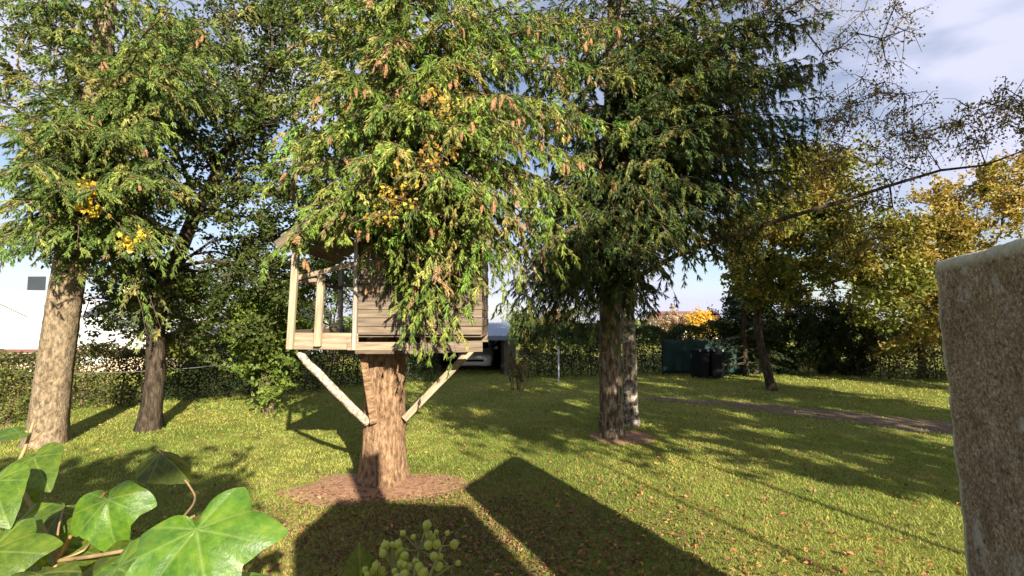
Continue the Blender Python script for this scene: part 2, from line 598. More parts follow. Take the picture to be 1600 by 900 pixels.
# ================================================================== THE SETTING
def lawn_mat():
    m, n, l, p = new_mat('lawn_ground')
    v = objvec(n, l)
    a = noise(n, l, .55, 5, .6, v)
    b = noise(n, l, 28, 6, .7, v)
    c1 = ramp(n, l, a.outputs[0], [(.35, (.15, .17, .03)), (.65, (.28, .26, .06))])
    c2 = ramp(n, l, b.outputs[0], [(.35, (.06, .055, .022)), (.6, (1, 1, 1))])
    mx = n.new('ShaderNodeMix'); mx.data_type = 'RGBA'; mx.blend_type = 'MULTIPLY'
    mx.inputs['Factor'].default_value = .6
    l.new(c1.outputs[0], mx.inputs['A']); l.new(c2.outputs[0], mx.inputs['B'])
    l.new(mx.outputs['Result'], p.inputs['Base Color'])
    p.inputs['Roughness'].default_value = .95
    p.inputs['Specular IOR Level'].default_value = .1
    bump(n, l, b.outputs[0], 1, .03, p)
    return m
M['lawn'] = lawn_mat()
def soil_mat(name, dark, light):
    m, n, l, p = new_mat(name)
    v = objvec(n, l)
    b = noise(n, l, 14, 9, .7, v)
    c = ramp(n, l, b.outputs[0], [(.3, dark), (.7, light)])
    l.new(c.outputs[0], p.inputs['Base Color'])
    p.inputs['Roughness'].default_value = .97
    p.inputs['Specular IOR Level'].default_value = .08
    bump(n, l, b.outputs[0], 1, .035, p)
    return m
M['soil'] = soil_mat('needle_litter_soil', (.19, .095, .055), (.47, .28, .175))
M['path'] = soil_mat('trodden_earth', (.09, .066, .042), (.21, .16, .105))

lawn = np_obj('lawn', [(-350, -350, 0), (350, -350, 0), (350, 350, 0), (-350, 350, 0)], [(0, 1, 2, 3)], M['lawn'])
tag(lawn, 'mown lawn in patches of sun and shade', kind='structure')

def blob_sheet(name, centre, rx, ry, z, mat, label, n=48, seed=0, rot=0):
    g = np.random.default_rng(seed)
    ph = g.uniform(0, 6.28, 6)
    V = [(*centre[:2], z + .03)]
    for ring in (.55, 1.0):
        for k in range(n):
            a = 2 * math.pi * k / n
            w = 1 + sum(.11 / (j * .5 + 1) * math.sin((j + 2) * a + ph[j]) for j in range(6))
            x, y = rx * w * ring * math.cos(a), ry * w * ring * math.sin(a)
            V.append((centre[0] + x * math.cos(rot) - y * math.sin(rot), centre[1] + x * math.sin(rot) + y * math.cos(rot), z + (.022 if ring < 1 else 0)))
    F = [(0, 1 + k, 1 + (k + 1) % n) for k in range(n)]
    F2 = [(1 + k, 1 + n + k, 1 + n + (k + 1) % n, 1 + (k + 1) % n) for k in range(n)]
    me = bpy.data.meshes.new(name)
    me.from_pydata(V, [], F + F2)
    for p_ in me.polygons: p_.use_smooth = True
    o = link(name, me, mat)
    return tag(o, label, kind='structure')

TA = on_ground(598, 752)           # treehouse fir
TA[2] = 0
TB = on_ground(955, 683)           # rough-barked conifer
TC = on_ground(72, 694)            # pale-barked conifer on the left
TD = on_ground(232, 672)           # dark broadleaf behind it
TE = on_ground(986, 664)           # birch stem beside the conifer
TF = on_ground(1206, 610)          # leaning maple stem
blob_sheet('bare_soil', TA + np.array([-.02, -.25, 0]), 1.22, .66, .006, M['soil'], 'bare reddish soil round the foot of the treehouse tree', seed=3)
blob_sheet('bare_soil', TB + np.array([.25, -.05, 0]), .75, .5, .006, M['soil'], 'thin ring of bare soil round the paired trunks', seed=5)

pa = [on_ground(*q) for q in ((1010, 622), (1120, 630), (1240, 642), (1350, 654), (1470, 668), (1620, 690))]
def strip_sheet(name, pts, widths, z, mat, label, seed=0):
    g = np.random.default_rng(seed)
    pts = np.array(pts)[:, :2]
    s = np.linspace(0, len(pts) - 1, 60)
    c = np.stack([np.interp(s, np.arange(len(pts)), pts[:, k]) for k in range(2)], 1)
    w = np.interp(s, np.arange(len(pts)), widths)
    t = unit(np.gradient(c, axis=0)); nrm = np.stack([-t[:, 1], t[:, 0]], 1)
    wl_ = w * (1 + .22 * np.sin(s * 5 + 1) + g.normal(0, .1, 60)); wr = w * (1 + .2 * np.sin(s * 4.1) + g.normal(0, .1, 60))
    A = c + nrm * wl_[:, None]; B = c - nrm * wr[:, None]
    V = np.concatenate([np.c_[A, np.full(60, z)], np.c_[c, np.full(60, z + .012)], np.c_[B, np.full(60, z)]])
    i = np.arange(59)
    F = np.concatenate([np.stack([i, i + 60, i + 61, i + 1], 1), np.stack([i + 60, i + 120, i + 121, i + 61], 1)])
    o = np_obj(name, V, F, mat, smooth=True)
    return tag(o, label, kind='structure'), c, w
path_o, path_c, path_w = strip_sheet('dirt_path', pa, [.3, .45, .7, .85, .9, .95], .006, M['path'], 'worn brown earth path crossing the lawn', 2)

# ---- grass blades (one mass)
def grass():
    g = np.random.default_rng(5)
    xs, ys, hs, ws = [], [], [], []
    for (y0, y1, dens, h, w) in ((3.6, 5.2, 4700, .038, .0058), (5.2, 7.2, 3100, .040, .0075), (7.2, 10, 1500, .044, .011), (10, 14.5, 520, .05, .018), (14.5, 25, 130, .06, .034)):
        n = int(dens * (y1 - y0) * 2.3 * y1)
        y = g.uniform(y0, y1, n); x = g.uniform(-1.15, 1.15, n) * y1
        ok = np.abs(x) < 1.15 * y + .2
        x, y = x[ok], y[ok]
        xs.append(x); ys.append(y)
        hs.append(h * g.uniform(.4, 1.15, len(x))); ws.append(np.full(len(x), w))
    x, y, h, w = map(np.concatenate, (xs, ys, hs, ws))
    # clumping and bare patches
    pn = np.sin(x * 5.1 + 1.3 * np.sin(y * 3.3)) * np.sin(y * 4.7 + 1.7 * np.sin(x * 2.9)) + .6 * np.sin(x * 13 + y * 7) * np.sin(y * 15 - x * 6)
    keep = g.uniform(0, 1, len(x)) < np.clip(.75 + .35 * pn, .25, 1)
    dA = np.hypot((x - TA[0] + .02) / 1.3, (y - TA[1] + .25) / .76)
    keep &= g.uniform(0, 1, len(x)) < np.clip((dA - .35) * 1.25, .015, 1)
    dB = np.hypot((x - TB[0] - .25) / .7, (y - TB[1] + .05) / .45)
    keep &= g.uniform(0, 1, len(x)) < np.clip((dB - .5) * 2.5, .02, 1)
    dp = np.min(np.hypot(x[:, None] - path_c[None, ::4, 0], y[:, None] - path_c[None, ::4, 1]) / path_w[None, ::4], 1)
    keep &= g.uniform(0, 1, len(x)) < np.clip((dp - .55) * 1.8, .06, 1)
    # the shaded foot of the terrace is thin
    x, y, h, w, pn = x[keep], y[keep], h[keep], w[keep], pn[keep]
    n = len(x)
    a = g.uniform(0, 2 * np.pi, n)
    base = np.stack([x, y, np.full(n, .002)], 1)
    sd = np.stack([np.cos(a), np.sin(a), np.zeros(n)], 1) * w[:, None] / 2
    la = g.uniform(0, 2 * np.pi, n)
    tip = base + np.stack([np.cos(la) * h * .75, np.sin(la) * h * .75, h], 1)
    V = np.stack([base - sd, base + sd, tip], 1).reshape(-1, 3)
    big = .5 + .5 * np.sin(x * .9 + 2 * np.sin(y * .5)) * np.sin(y * .8 + 1)
    f = np.clip(.62 * big + .28 * pn + g.normal(.08, .16, n), 0, 1)[:, None]
    C = (1 - f) * np.array([.14, .235, .034]) + f * np.array([.39, .405, .095])
    patch = np.sin(x * 1.9 + 2.2 * np.sin(y * 1.3 + .7)) * np.sin(y * 2.3 + 1.6 * np.sin(x * 1.1))
    dry = g.uniform(0, 1, n) < np.clip(.07 + .26 * (patch - .35), .05, .3)
    C[dry] = np.array([.42, .32, .15])
    C = np.clip(C * (1 + g.normal(0, .11, (n, 1))), .01, 1)
    o = np_obj('grass', V, np.arange(n * 3).reshape(-1, 3), M['grassblade'], None, np.repeat(C, 3, 0), kind='stuff')
    tag(o, 'short yellow-green grass blades all over the lawn')
    # fallen leaves
    n = 8000
    y = 3.7 + 13 * g.uniform(0, 1, n) ** 1.7
    x = g.uniform(-1.1, 1.1, n) * y
    k = g.uniform(0, 1, n) < np.clip(.22 + .8 * np.exp(-((x - 1.5) / 2.6) ** 2 - ((y - 4.6) / 2.2) ** 2) + .5 * np.exp(-((x - 3.0) / 2.5) ** 2 - ((y - 10) / 3) ** 2), 0, 1)
    x, y = x[k], y[k]
    n = len(x)
    nr = unit(np.array([0, 0, 1.2]) + g.normal(0, .55, (n, 3)))
    pos = np.stack([x, y, g.uniform(.012, .045, n)], 1)
    C = tint([(.30, .15, .05), (.20, .10, .045), (.42, .26, .07), (.38, .17, .09), (.14, .08, .04)], [3, 3, 2, 2, 2], n, g, .25)
    sz = g.uniform(.03, .07, n) * (1 + .03 * y)
    m2 = 11000                                   # shed needles and bits of bark in front of the tree
    x2 = g.normal(-.8, 1.5, m2); y2 = g.normal(5.4, .9, m2)
    pos = np.concatenate([pos, np.stack([x2, y2, g.uniform(.008, .035, m2)], 1)])
    nr = np.concatenate([nr, unit(np.array([0, 0, 1.2]) + g.normal(0, .5, (m2, 3)))])
    C = np.concatenate([C, tint([(.20, .11, .06), (.28, .16, .09), (.13, .08, .045)], [3, 2, 2], m2, g, .2)])
    sz = np.concatenate([sz, g.uniform(.025, .055, m2)])
    V, F, C = leaf_diamonds(pos, nr, sz, C, g, .55)
    o = np_obj('fallen_leaves', V, F, M['litter'], None, C, kind='stuff')
    tag(o, 'brown and orange fallen leaves scattered over the grass')
grass()

# ================================================================== TREES
CONE_ME = None
def cone_mesh():
    V, F = lathe([(.006, 0), (.016, -.010), (.0195, -.05), (.0165, -.095), (.006, -.128)], 7)
    V[7:14, :2] *= 1 + .16 * np.array([(-1) ** k for k in range(7)])[:, None]
    V[14:21, :2] *= 1 + .16 * np.array([(-1) ** (k + 1) for k in range(7)])[:, None]
    me = np_mesh('cone', V, F, smooth=False)
    me.materials.append(M['cone'])
    return me
CONE_ME = cone_mesh()

def add_cones(parent, tips, n, g, size=1.0):
    k = g.choice(len(tips), n, replace=False)
    for i in k:
        p = tips[i] + np.array([0, 0, -.01])
        o = bpy.data.objects.new('cone', CONE_ME)
        COL.objects.link(o)
        o.parent = parent
        o.location = Vector(p - ORIGIN[parent.name])
        o.rotation_euler = (g.normal(0, .22), g.normal(0, .22), g.uniform(0, 6))
        s = size * g.uniform(.7, 1.3)
        o.scale = (s * 1.15, s * 1.15, s)

def visible_px(p):
    """photograph pixel of a point (for choosing which branch tips carry the cones that show)"""
    d = p - EYE
    y = d[:, 1] * cp + d[:, 2] * sp
    z = -d[:, 1] * sp + d[:, 2] * cp
    return 800 + FPX * d[:, 0] / y, 450 - FPX * z / y, y

def conifer(name, base, label, trunk_path, trunk_r, bark, limbs, seed, pal, w, K, nl, nw, cones, cone_box, **kw):
    g = np.random.default_rng(seed)
    root = empty(name, base, label, 'tree')
    trunk_mesh('trunk', trunk_path, trunk_r, bark, root, 32, seed, .035, (.24, .26))
    S = np.array([a for a, b, c in limbs]); T = np.array([b for a, b, c in limbs]); ar = np.array([c for a, b, c in limbs])
    (p, d, l_, br), wood, tips, P = conifer_limbs(S, T, ar, g, **kw)
    nb = br.max() + 1
    cb = tint(pal, w, nb, g, .16)
    col = np.clip(cb[br] * (1 + g.normal(0, .16, (len(p), 1))), .005, 1)
    sx, sy, _ = visible_px(p)
    coarse = (p[:, 1] > base[1] + .25) | (sy < -40) | (sx < -60) | (sx > 1660)
    acc = Acc()
    for msk, (k_, nl_, nw_) in ((~coarse, (K, nl, nw)), (coarse, (max(3, K // 2 - 1), nl * 1.3, nw * 2.6))):
        if msk.any():
            V, F, C = needles(p[msk], d[msk], l_[msk], col[msk], k_, nl_, nw_, g)
            acc.add(V, F, C)
    acc.obj('crown', M['needle'], root, kind='stuff')
    wood.obj('branches', M['twig'], root, True)
    # cones at branchlet tips that face the light
    if cones:
        px, py, dep = visible_px(tips)
        ok = (px > cone_box[0]) & (px < cone_box[2]) & (py > cone_box[1]) & (py < cone_box[3]) & (tips[:, 1] < base[1] + cone_box[4])
        # the outermost branchlets seen from the house carry them
        cell = (px // 26).astype(int) * 1000 + (py // 26).astype(int)
        o_ = np.lexsort((dep, cell)); first = np.r_[True, np.diff(cell[o_]) != 0]
        front = np.zeros(len(tips), bool); front[o_[first]] = True
        second = np.r_[False, first[:-1]] & ~first
        front[o_[second]] = True
        ok &= front
        tt = tips[ok]
        cones = min(cones, 2 * len(tt) - 2)
        # they grow in twos and threes
        seeds = tt[g.choice(len(tt), max(1, cones // 2), replace=False)]
        more = seeds + g.normal(0, .07, seeds.shape)
        add_cones(root, np.concatenate([seeds, more]), min(cones, 2 * len(seeds)), g, .98)
    print(name, 'tris', sum(len(f) for f in acc.f))
    return root

def trunk_pt(path, z):
    path = np.array(path)
    return np.array([np.interp(z, path[:, 2], path[:, k]) for k in (0, 1)] + [z])

# ---- A: the fir that carries the treehouse
pathA = [TA, TA + [.0, 0, 1.2], TA + [.02, 0.02, 2.6], TA + [.05, .05, 5], TA + [.1, .05, 9.5], TA + [.1, .1, 13]]
radA = [.315, .305, .28, .23, .15, .03]
gA = np.random.default_rng(21)
limA = []
def LA(z0, tip, arch=.15):
    limA.append((trunk_pt(pathA, z0), np.array(tip), arch))
for (px, py, dp, z0, ar) in [
    (432, 222, 6.4, 4.6, .10), (425, 262, 6.9, 4.4, .15), (470, 262, 5.7, 4.5, .2), (452, 372, 5.85, 4.0, .25), (500, 330, 5.4, 4.2, .2),
    (520, 372, 5.6, 3.9, .2), (545, 300, 5.0, 4.4, .15), (590, 335, 4.9, 4.3, .2), (575, 250, 4.7, 4.7, .15), (640, 380, 5.3, 4.2, .35),
    (655, 330, 4.9, 4.3, .2), (690, 470, 5.6, 4.0, .5), (668, 512, 5.75, 3.8, .55), (722, 500, 5.7, 3.9, .55), (705, 430, 5.5, 4.1, .4),
    (735, 420, 5.5, 4.2, .4), (640, 520, 5.85, 3.6, .5), (760, 390, 5.4, 4.3, .3), (800, 340, 5.3, 4.6, .3), (815, 420, 5.9, 4.3, .4), (780, 300, 5.0, 4.7, .2),
    (850, 300, 5.4, 4.9, .3), (880, 360, 6.0, 4.6, .4), (900, 260, 5.6, 5.1, .3), (840, 230, 5.0, 5.1, .2), (700, 280, 4.6, 4.8, .2),
    (620, 230, 4.5, 4.9, .15), (480, 150, 6.0, 5.2, .1), (500, 90, 6.2, 5.7, .1), (470, 40, 6.6, 6.2, .1), (520, 190, 5.4, 5.0, .1), (560, 130, 5.2, 5.4, .1),
    (660, 170, 4.6, 5.2, .15), (740, 200, 4.7, 5.2, .15), (800, 150, 4.9, 5.5, .15), (870, 160, 5.3, 5.6, .2), (930, 190, 6.0, 5.6, .2),
    (690, 90, 4.8, 5.6, .1), (610, 60, 5.0, 5.8, .1), (770, 60, 5.0, 5.9, .1), (850, 70, 5.4, 6.0, .15), (920, 100, 6.0, 6.0, .15), (960, 40, 6.3, 6.4, .15),
    (540, 30, 5.7, 6.1, .1), (650, 10, 5.2, 6.2, .1), (730, 10, 5.3, 6.3, .1), (820, 0, 5.6, 6.4, .1), (900, 10, 6.0, 6.6, .1)]:
    LA(z0, at(px, py, dp), ar)
for k in range(74):                       # behind and above
    z = gA.uniform(4.0, 9.5) if k < 54 else gA.uniform(6, 12)
    az = gA.uniform(-.2, math.pi + .2) if z < 6.5 else gA.uniform(0, 2 * math.pi)
    L_ = gA.uniform(1.6, 2.6) * np.clip((13.5 - z) / 7, .25, 1)
    t = trunk_pt(pathA, z) + np.array([math.cos(az) * L_, math.sin(az) * L_, -L_ * gA.uniform(.05, .3)])
    LA(z, t, .15)
def thicken(lims, path, g, spread, ncover, zr, lr, base_az=(-2.7, -.45)):
    out = []
    for (a, b, c) in lims:
        for _ in range(1):
            t = b + g.normal(0, spread, 3) * np.array([1, 1, .55])
            f = g.uniform(.72, 1.0)
            out.append((trunk_pt(path, a[2] + g.normal(.08, .2)), a + (t - a) * f, c * g.uniform(.7, 1.2)))
    for _ in range(ncover):
        z = g.uniform(*zr)
        az = g.uniform(*base_az)
        L_ = g.uniform(*lr)
        p0 = trunk_pt(path, z)
        out.append((p0, p0 + np.array([math.cos(az) * L_, math.sin(az) * L_, -L_ * g.uniform(.15, .6)]), .12))
    return lims + out
for (px, py, dp, z0, ar) in [(690, 540, 5.7, 3.7, .6), (712, 552, 5.75, 3.7, .6), (735, 470, 5.6, 3.9, .5), (790, 450, 6.2, 4.2, .5), (815, 440, 6.6, 4.4, .5), (465, 335, 5.7, 4.3, .2), (485, 352, 5.6, 4.1, .2), (522, 345, 5.4, 4.1, .2), (448, 362, 6.1, 4.1, .2), (500, 300, 5.6, 4.4, .2),
    (745, 440, 5.6, 4.0, .45), (650, 470, 5.75, 3.8, .4), (665, 540, 5.8, 3.7, .55), (640, 415, 5.55, 4.0, .35), (600, 375, 5.4, 4.1, .25), (960, 280, 6.2, 5.2, .4), (950, 340, 6.4, 4.9, .4), (900, 400, 6.3, 4.6, .4), (980, 200, 6.6, 5.6, .3), (990, 120, 6.8, 6.1, .2), (1000, 40, 7, 6.7, .2)]:
    limA.insert(0, (trunk_pt(pathA, z0), at(px, py, dp), ar))
limA = thicken(limA[:69], pathA, gA, .26, 70, (3.75, 9.2), (.6, 1.6)) + limA[69:]
conifer('fir_tree', TA, 'tall fir with hanging sprays and tan cones carrying the treehouse', pathA, radA, M['bark_fir'], limA, 31, PAL_FIR, [4, 3.6, 1.8, 2.4, 3, .8],
        10, .053, .0142, 90, (430, 0, 980, 500, -.8), spacing=.095, lmax=.80, hang=(.15, 1.0), tspace=.062, shoot=(.06, .15))

# ---- B: rough-barked conifer in the middle, dark towards the sky
pathB = [TB, TB + [0, 0, 1.5], TB + [.02, .05, 3], TB + [.1, .1, 6], TB + [.25, .1, 10], TB + [.3, .1, 14]]
radB = [.235, .225, .215, .19, .14, .03]
gB = np.random.default_rng(22)
limB = []
for (px, py, dp, z0, ar) in [
    (1075, 410, 7.6, 4.3, .55), (1045, 440, 7.9, 4.0, .5), (1010, 480, 8.3, 3.9, .5), (975, 520, 8.7, 3.6, .5), (935, 525, 8.7, 3.6, .5), (1000, 430, 7.8, 4.1, .5), (1060, 470, 9.0, 4.0, .6),
    (900, 470, 8.4, 4.0, .45), (865, 455, 8.7, 4.1, .45), (840, 500, 9.2, 3.9, .5), (805, 470, 9.4, 4.1, .5), (900, 520, 9.2, 3.7, .5), (870, 400, 8.2, 4.4, .4), (930, 420, 7.9, 4.2, .4),
    (1120, 350, 8.3, 4.9, .4), (1150, 300, 8.2, 5.2, .3), (1180, 330, 9.0, 5.0, .4), (1100, 300, 7.8, 5.0, .35), (1215, 270, 8.8, 5.5, .3), (1255, 285, 9.6, 5.3, .4),
    (1275, 220, 9.4, 5.9, .2), (1295, 150, 9.2, 6.4, .1), (1240, 180, 8.8, 6.2, .2), (1190, 200, 8.2, 5.8, .2), (1150, 180, 7.8, 5.8, .2), (1090, 200, 7.6, 5.7, .2),
    (1040, 250, 7.4, 5.3, .2), (990, 300, 7.4, 5.0, .3), (960, 350, 7.6, 4.7, .3), (1030, 330, 7.5, 4.8, .3), (1270, 90, 9.4, 6.9, .15), (1230, 60, 9.0, 7.1, .15), (1180, 90, 8.4, 6.7, .15),
    (1120, 100, 7.9, 6.4, .1), (1050, 130, 7.6, 6.1, .15), (1000, 180, 7.4, 5.7, .15), (1290, 30, 9.8, 7.6, .1), (1210, 10, 9.0, 7.5, .1), (1130, 20, 8.2, 7.1, .1), (1060, 40, 7.8, 6.9, .1),
    (1000, 80, 7.8, 6.6, .1), (1260, -40, 9.5, 8.1, .1), (1160, -50, 8.6, 7.9, .1), (1310, 190, 9.9, 6.2, .2), (1300, 100, 9.9, 7.0, .1),
    (1100, 380, 9.3, 4.5, .4), (1130, 400, 10.0, 4.4, .4), (1080, 360, 8.8, 4.8, .4), (1160, 370, 9.6, 4.7, .4)]:
    limB.append((trunk_pt(pathB, z0), at(px, py, dp), ar))
for k in range(64):
    z = gB.uniform(4.4, 10) if k < 46 else gB.uniform(8, 13)
    az = gB.uniform(-.6, math.pi + .3) if z < 8.5 else gB.uniform(0, 2 * math.pi)
    L_ = gB.uniform(2.2, 3.6) * np.clip((14.5 - z) / 7, .25, 1)
    t = trunk_pt(pathB, z) + np.array([math.cos(az) * L_, math.sin(az) * L_, -L_ * gB.uniform(.1, .35)])
    limB.append((trunk_pt(pathB, z), t, .2))
for (px, py, dp, z0, ar) in [(780, 480, 7.4, 4.4, .5), (810, 525, 8.4, 4.0, .6), (845, 540, 9.0, 3.8, .6), (870, 500, 8.2, 4.1, .5), (800, 505, 7.9, 4.2, .6), (832, 520, 8.2, 4.0, .6), (855, 522, 8.6, 3.9, .6), (885, 530, 8.9, 3.7, .5), (815, 460, 7.6, 4.4, .5), (850, 470, 8.0, 4.2, .5), (1020, 500, 8.6, 3.8, .5), (955, 530, 8.9, 3.6, .5),
    (850, 100, 8.6, 6.6, .2), (880, 200, 8.4, 6.0, .25), (900, 300, 8.2, 5.2, .3), (860, 30, 8.8, 7.2, .2), (930, 0, 8.4, 7.3, .15), (840, 330, 8.8, 5.2, .4), (820, 400, 9.0, 4.7, .45), (880, 260, 8.6, 5.6, .3),
    (1220, 240, 8.6, 5.8, .25), (1260, 130, 9.0, 6.5, .2), (1240, 320, 9.4, 5.2, .4), (1200, 140, 8.5, 6.4, .2), (1280, 250, 9.7, 5.8, .3), (1230, 20, 9.2, 7.4, .1), (1190, 290, 8.8, 5.4, .3), (1120, 240, 8.0, 5.6, .25), (1170, 50, 8.6, 7.0, .15),
    (1250, 200, 9.2, 6.0, .2), (1210, 190, 8.9, 6.1, .2), (1230, 290, 9.2, 5.4, .3), (1170, 250, 8.5, 5.6, .25), (1285, 110, 9.6, 6.8, .15), (1250, 40, 9.4, 7.2, .1), (1205, 350, 9.3, 5.0, .4), (1160, 140, 8.4, 6.3, .2), (1210, 100, 8.9, 6.7, .15), (1140, 60, 8.3, 6.8, .15), (1100, 160, 8.0, 6.2, .15)]:
    limB.insert(0, (trunk_pt(pathB, z0), at(px, py, dp), ar))
limB = thicken(limB[:89], pathB, gB, .32, 58, (3.3, 10.2), (.7, 2.0)) + limB[89:]
conifer('spruce_tree', TB, 'rough flaky-barked spruce with drooping dark branches in mid lawn', pathB, radB, M['bark_rough'], limB, 32,
        [(0.07, 0.105, 0.026), (0.125, 0.145, 0.03), (0.045, 0.075, 0.024), (0.17, 0.16, 0.05)], [4, 2.5, 3.5, 1.3],
        7, .070, .0200, 16, (820, 60, 1080, 440, -.8), spacing=.13, lmax=1.0, hang=(.15, 1.0), tspace=.074, shoot=(.07, .17))

# ---- C: pale-barked conifer at the left edge
pathC = [TC, TC + [.08, 0, 1.5], TC + [.2, .0, 3], TC + [.42, 0, 5.2], TC + [.62, 0, 8], TC + [.8, 0, 13]]
radC = [.295, .28, .265, .23, .18, .03]
limC = []
gC = np.random.default_rng(23)
for (px, py, dp, z0, ar) in [
    (302, 300, 8.0, 4.8, .4), (285, 400, 8.3, 4.4, .55), (260, 255, 7.6, 5.0, .3), (225, 280, 7.2, 4.9, .3), (240, 400, 7.8, 4.2, .5), (228, 520, 8.6, 4.0, .8), (200, 380, 7.6, 4.2, .45),
    (150, 300, 7.0, 4.7, .3), (120, 385, 7.2, 4.2, .4), (90, 300, 6.8, 4.7, .3), (60, 380, 7.0, 4.2, .4), (40, 260, 6.6, 4.9, .3), (10, 330, 6.8, 4.5, .3), (-20, 400, 7.2, 4.2, .4), (-40, 290, 6.8, 4.8, .3),
    (60, 180, 6.9, 5.4, .2), (110, 170, 6.9, 5.5, .2), (200, 200, 7.0, 5.4, .2), (250, 190, 7.4, 5.5, .25), (300, 150, 7.6, 5.8, .2), (330, 90, 8.0, 6.3, .2), (270, 110, 7.4, 6.0, .2), (240, 60, 7.3, 6.3, .15),
    (360, 130, 8.2, 6.1, .3), (380, 60, 8.4, 6.6, .2), (320, 30, 8.0, 6.7, .1), (280, 0, 7.8, 7.0, .1), (400, 10, 8.6, 7.0, .2), (20, 110, 6.9, 5.9, .2), (0, 200, 6.6, 5.2, .2), (-30, 150, 6.9, 5.5, .2), (265, 300, 7.8, 4.8, .35)]:
    limC.append((trunk_pt(pathC, z0), at(px, py, dp), ar))
for k in range(54):
    z = gC.uniform(4.2, 9) if k < 40 else gC.uniform(7, 12)
    az = gC.uniform(0, math.pi) if z < 8 else gC.uniform(0, 2 * math.pi)
    L_ = gC.uniform(1.8, 3.0) * np.clip((13.5 - z) / 7, .25, 1)
    t = trunk_pt(pathC, z) + np.array([math.cos(az) * L_, math.sin(az) * L_, -L_ * gC.uniform(.1, .35)])
    limC.append((trunk_pt(pathC, z), t, .2))
limC = thicken(limC[:32], pathC, gC, .3, 52, (3.5, 9.5), (.5, 1.7)) + limC[32:]
conifer('spruce_tree', TC, 'spruce with smooth pale sunlit trunk beside the ivy, nearest the white house', pathC, radC, M['bark_pale'], limC, 33,
        [(0.125, 0.18, 0.04), (0.18, 0.22, 0.05), (0.075, 0.125, 0.03), (0.225, 0.21, 0.065)], [4, 3, 2, 1.5],
        9, .060, .0165, 20, (0, 0, 420, 420, -.6), spacing=.115, lmax=.95, hang=(.15, 1.0), tspace=.068, shoot=(.07, .16))

def px_points(boxes, g):
    """crown points inside picture boxes at real depths: (x0,y0,x1,y1,d0,d1,n)"""
    out = []
    for (x0, y0, x1, y1, d0, d1, n) in boxes:
        for _ in range(n):
            out.append(at(g.uniform(x0, x1), g.uniform(y0, y1), g.uniform(d0, d1)))
    return np.array(out)

PAL_GREEN = [(.07, .115, .018), (.10, .15, .022), (.045, .08, .015), (.15, .17, .03)]
PAL_YEL = [(.19, .195, .028), (.13, .15, .024), (.28, .24, .035), (.08, .105, .02), (.24, .17, .03)]
PAL_GOLD = [(.46, .30, .075), (.36, .25, .06), (.56, .40, .13), (.24, .21, .04)]
PAL_BIRCH = [(.20, .165, .035), (.27, .185, .045), (.13, .12, .028), (.34, .21, .06)]
PAL_EVER = [(.03, .055, .018), (.045, .075, .02), (.025, .042, .015), (.07, .09, .02)]

def broadleaf(name, base, label, trunk, r0, bark, pts, seed, per, sigma, size, pal, w, group=None, cat='tree', twigs=4, droop=None, hang=0, arc=.12, aspect=.62, rmin=.012, jit=.06):
    g = np.random.default_rng(seed)
    root = empty(name, base, label, cat, group)
    trunk = [np.array(t, float) for t in trunk]
    rr = np.linspace(r0, r0 * .62, len(trunk))
    trunk_mesh('trunk', trunk, rr, bark, root, 20, seed, .05, (.35, .22), sub=8)
    acc = skeleton(trunk, r0 * .62, pts, g, arc, rmin=rmin, jit=jit)
    leafy(root, pts, g, per, sigma, size, pal, w, twigs, wood=acc, droop=droop, hang=hang, aspect=aspect)
    acc.obj('branches', bark if bark is not M['bark_birch'] else M['bark_dark'], root, True)
    return root

# ---- D: dark broadleaf behind, against the light
gD = np.random.default_rng(41)
ptsD = px_points([(150, 0, 480, 120, 10.5, 13.5, 60), (180, 120, 500, 260, 10, 13.5, 70), (130, 260, 520, 400, 9.8, 13, 80), (250, 400, 470, 520, 10, 12.5, 34), (150, 400, 250, 480, 10.5, 12, 8), (-60, 20, 150, 180, 11, 13, 26),
                  (330, -100, 520, 0, 11, 13, 14), (380, 0, 560, 160, 10.5, 12.5, 30), (420, 330, 560, 470, 11, 13, 20), (130, 400, 250, 520, 10.5, 12.5, 22), (250, 430, 420, 560, 11, 13, 26)], gD)
broadleaf('broadleaf_tree', TD, 'dark forked broadleaf tree with fine leaves between spruce and treehouse',
          [TD, TD + [.02, .1, 1.2], TD + [-.08, .15, 2.4], TD + [.15, .3, 3.6], TD + [.5, .4, 4.8], TD + [1.0, .5, 6.0]], .20, M['bark_dark'], ptsD, 42, 130, .38, .118,
          [(.06, .09, .016), (.085, .115, .02), (.04, .06, .014), (.13, .13, .025)], [3, 3, 2, 1], arc=.08)

# ---- E: birch beside B, long limb reaching right, thin hanging leaves against the sky
gE = np.random.default_rng(45)
limb_px = [(1000, 430, 9.8), (1070, 392, 9.6), (1160, 362, 9.3), (1230, 340, 9.1), (1310, 316, 8.9), (1390, 290, 8.7), (1470, 266, 8.5), (1540, 258, 8.4), (1600, 235, 8.3)]
limb = [at(*q) for q in limb_px]
ptsE = px_points([(1300, 140, 1480, 270, 8.4, 9.6, 26), (1480, 150, 1640, 240, 8, 9, 20), (1240, 150, 1330, 250, 8.8, 10, 12), (1290, 250, 1420, 380, 8.6, 9.6, 14), (1230, 230, 1320, 300, 8.8, 9.8, 8),
                  (1100, 330, 1220, 420, 9, 10, 8), (1560, 130, 1620, 190, 8, 8.6, 5)], gE)
ptsE2 = px_points([(1180, -60, 1330, 60, 9, 10.8, 24), (1330, -40, 1425, 60, 9, 10.2, 9), (1280, 60, 1400, 160, 9, 10, 10), (1090, -40, 1200, 80, 10.5, 12, 14), (950, -50, 1150, 150, 11, 12.5, 20)], gE)
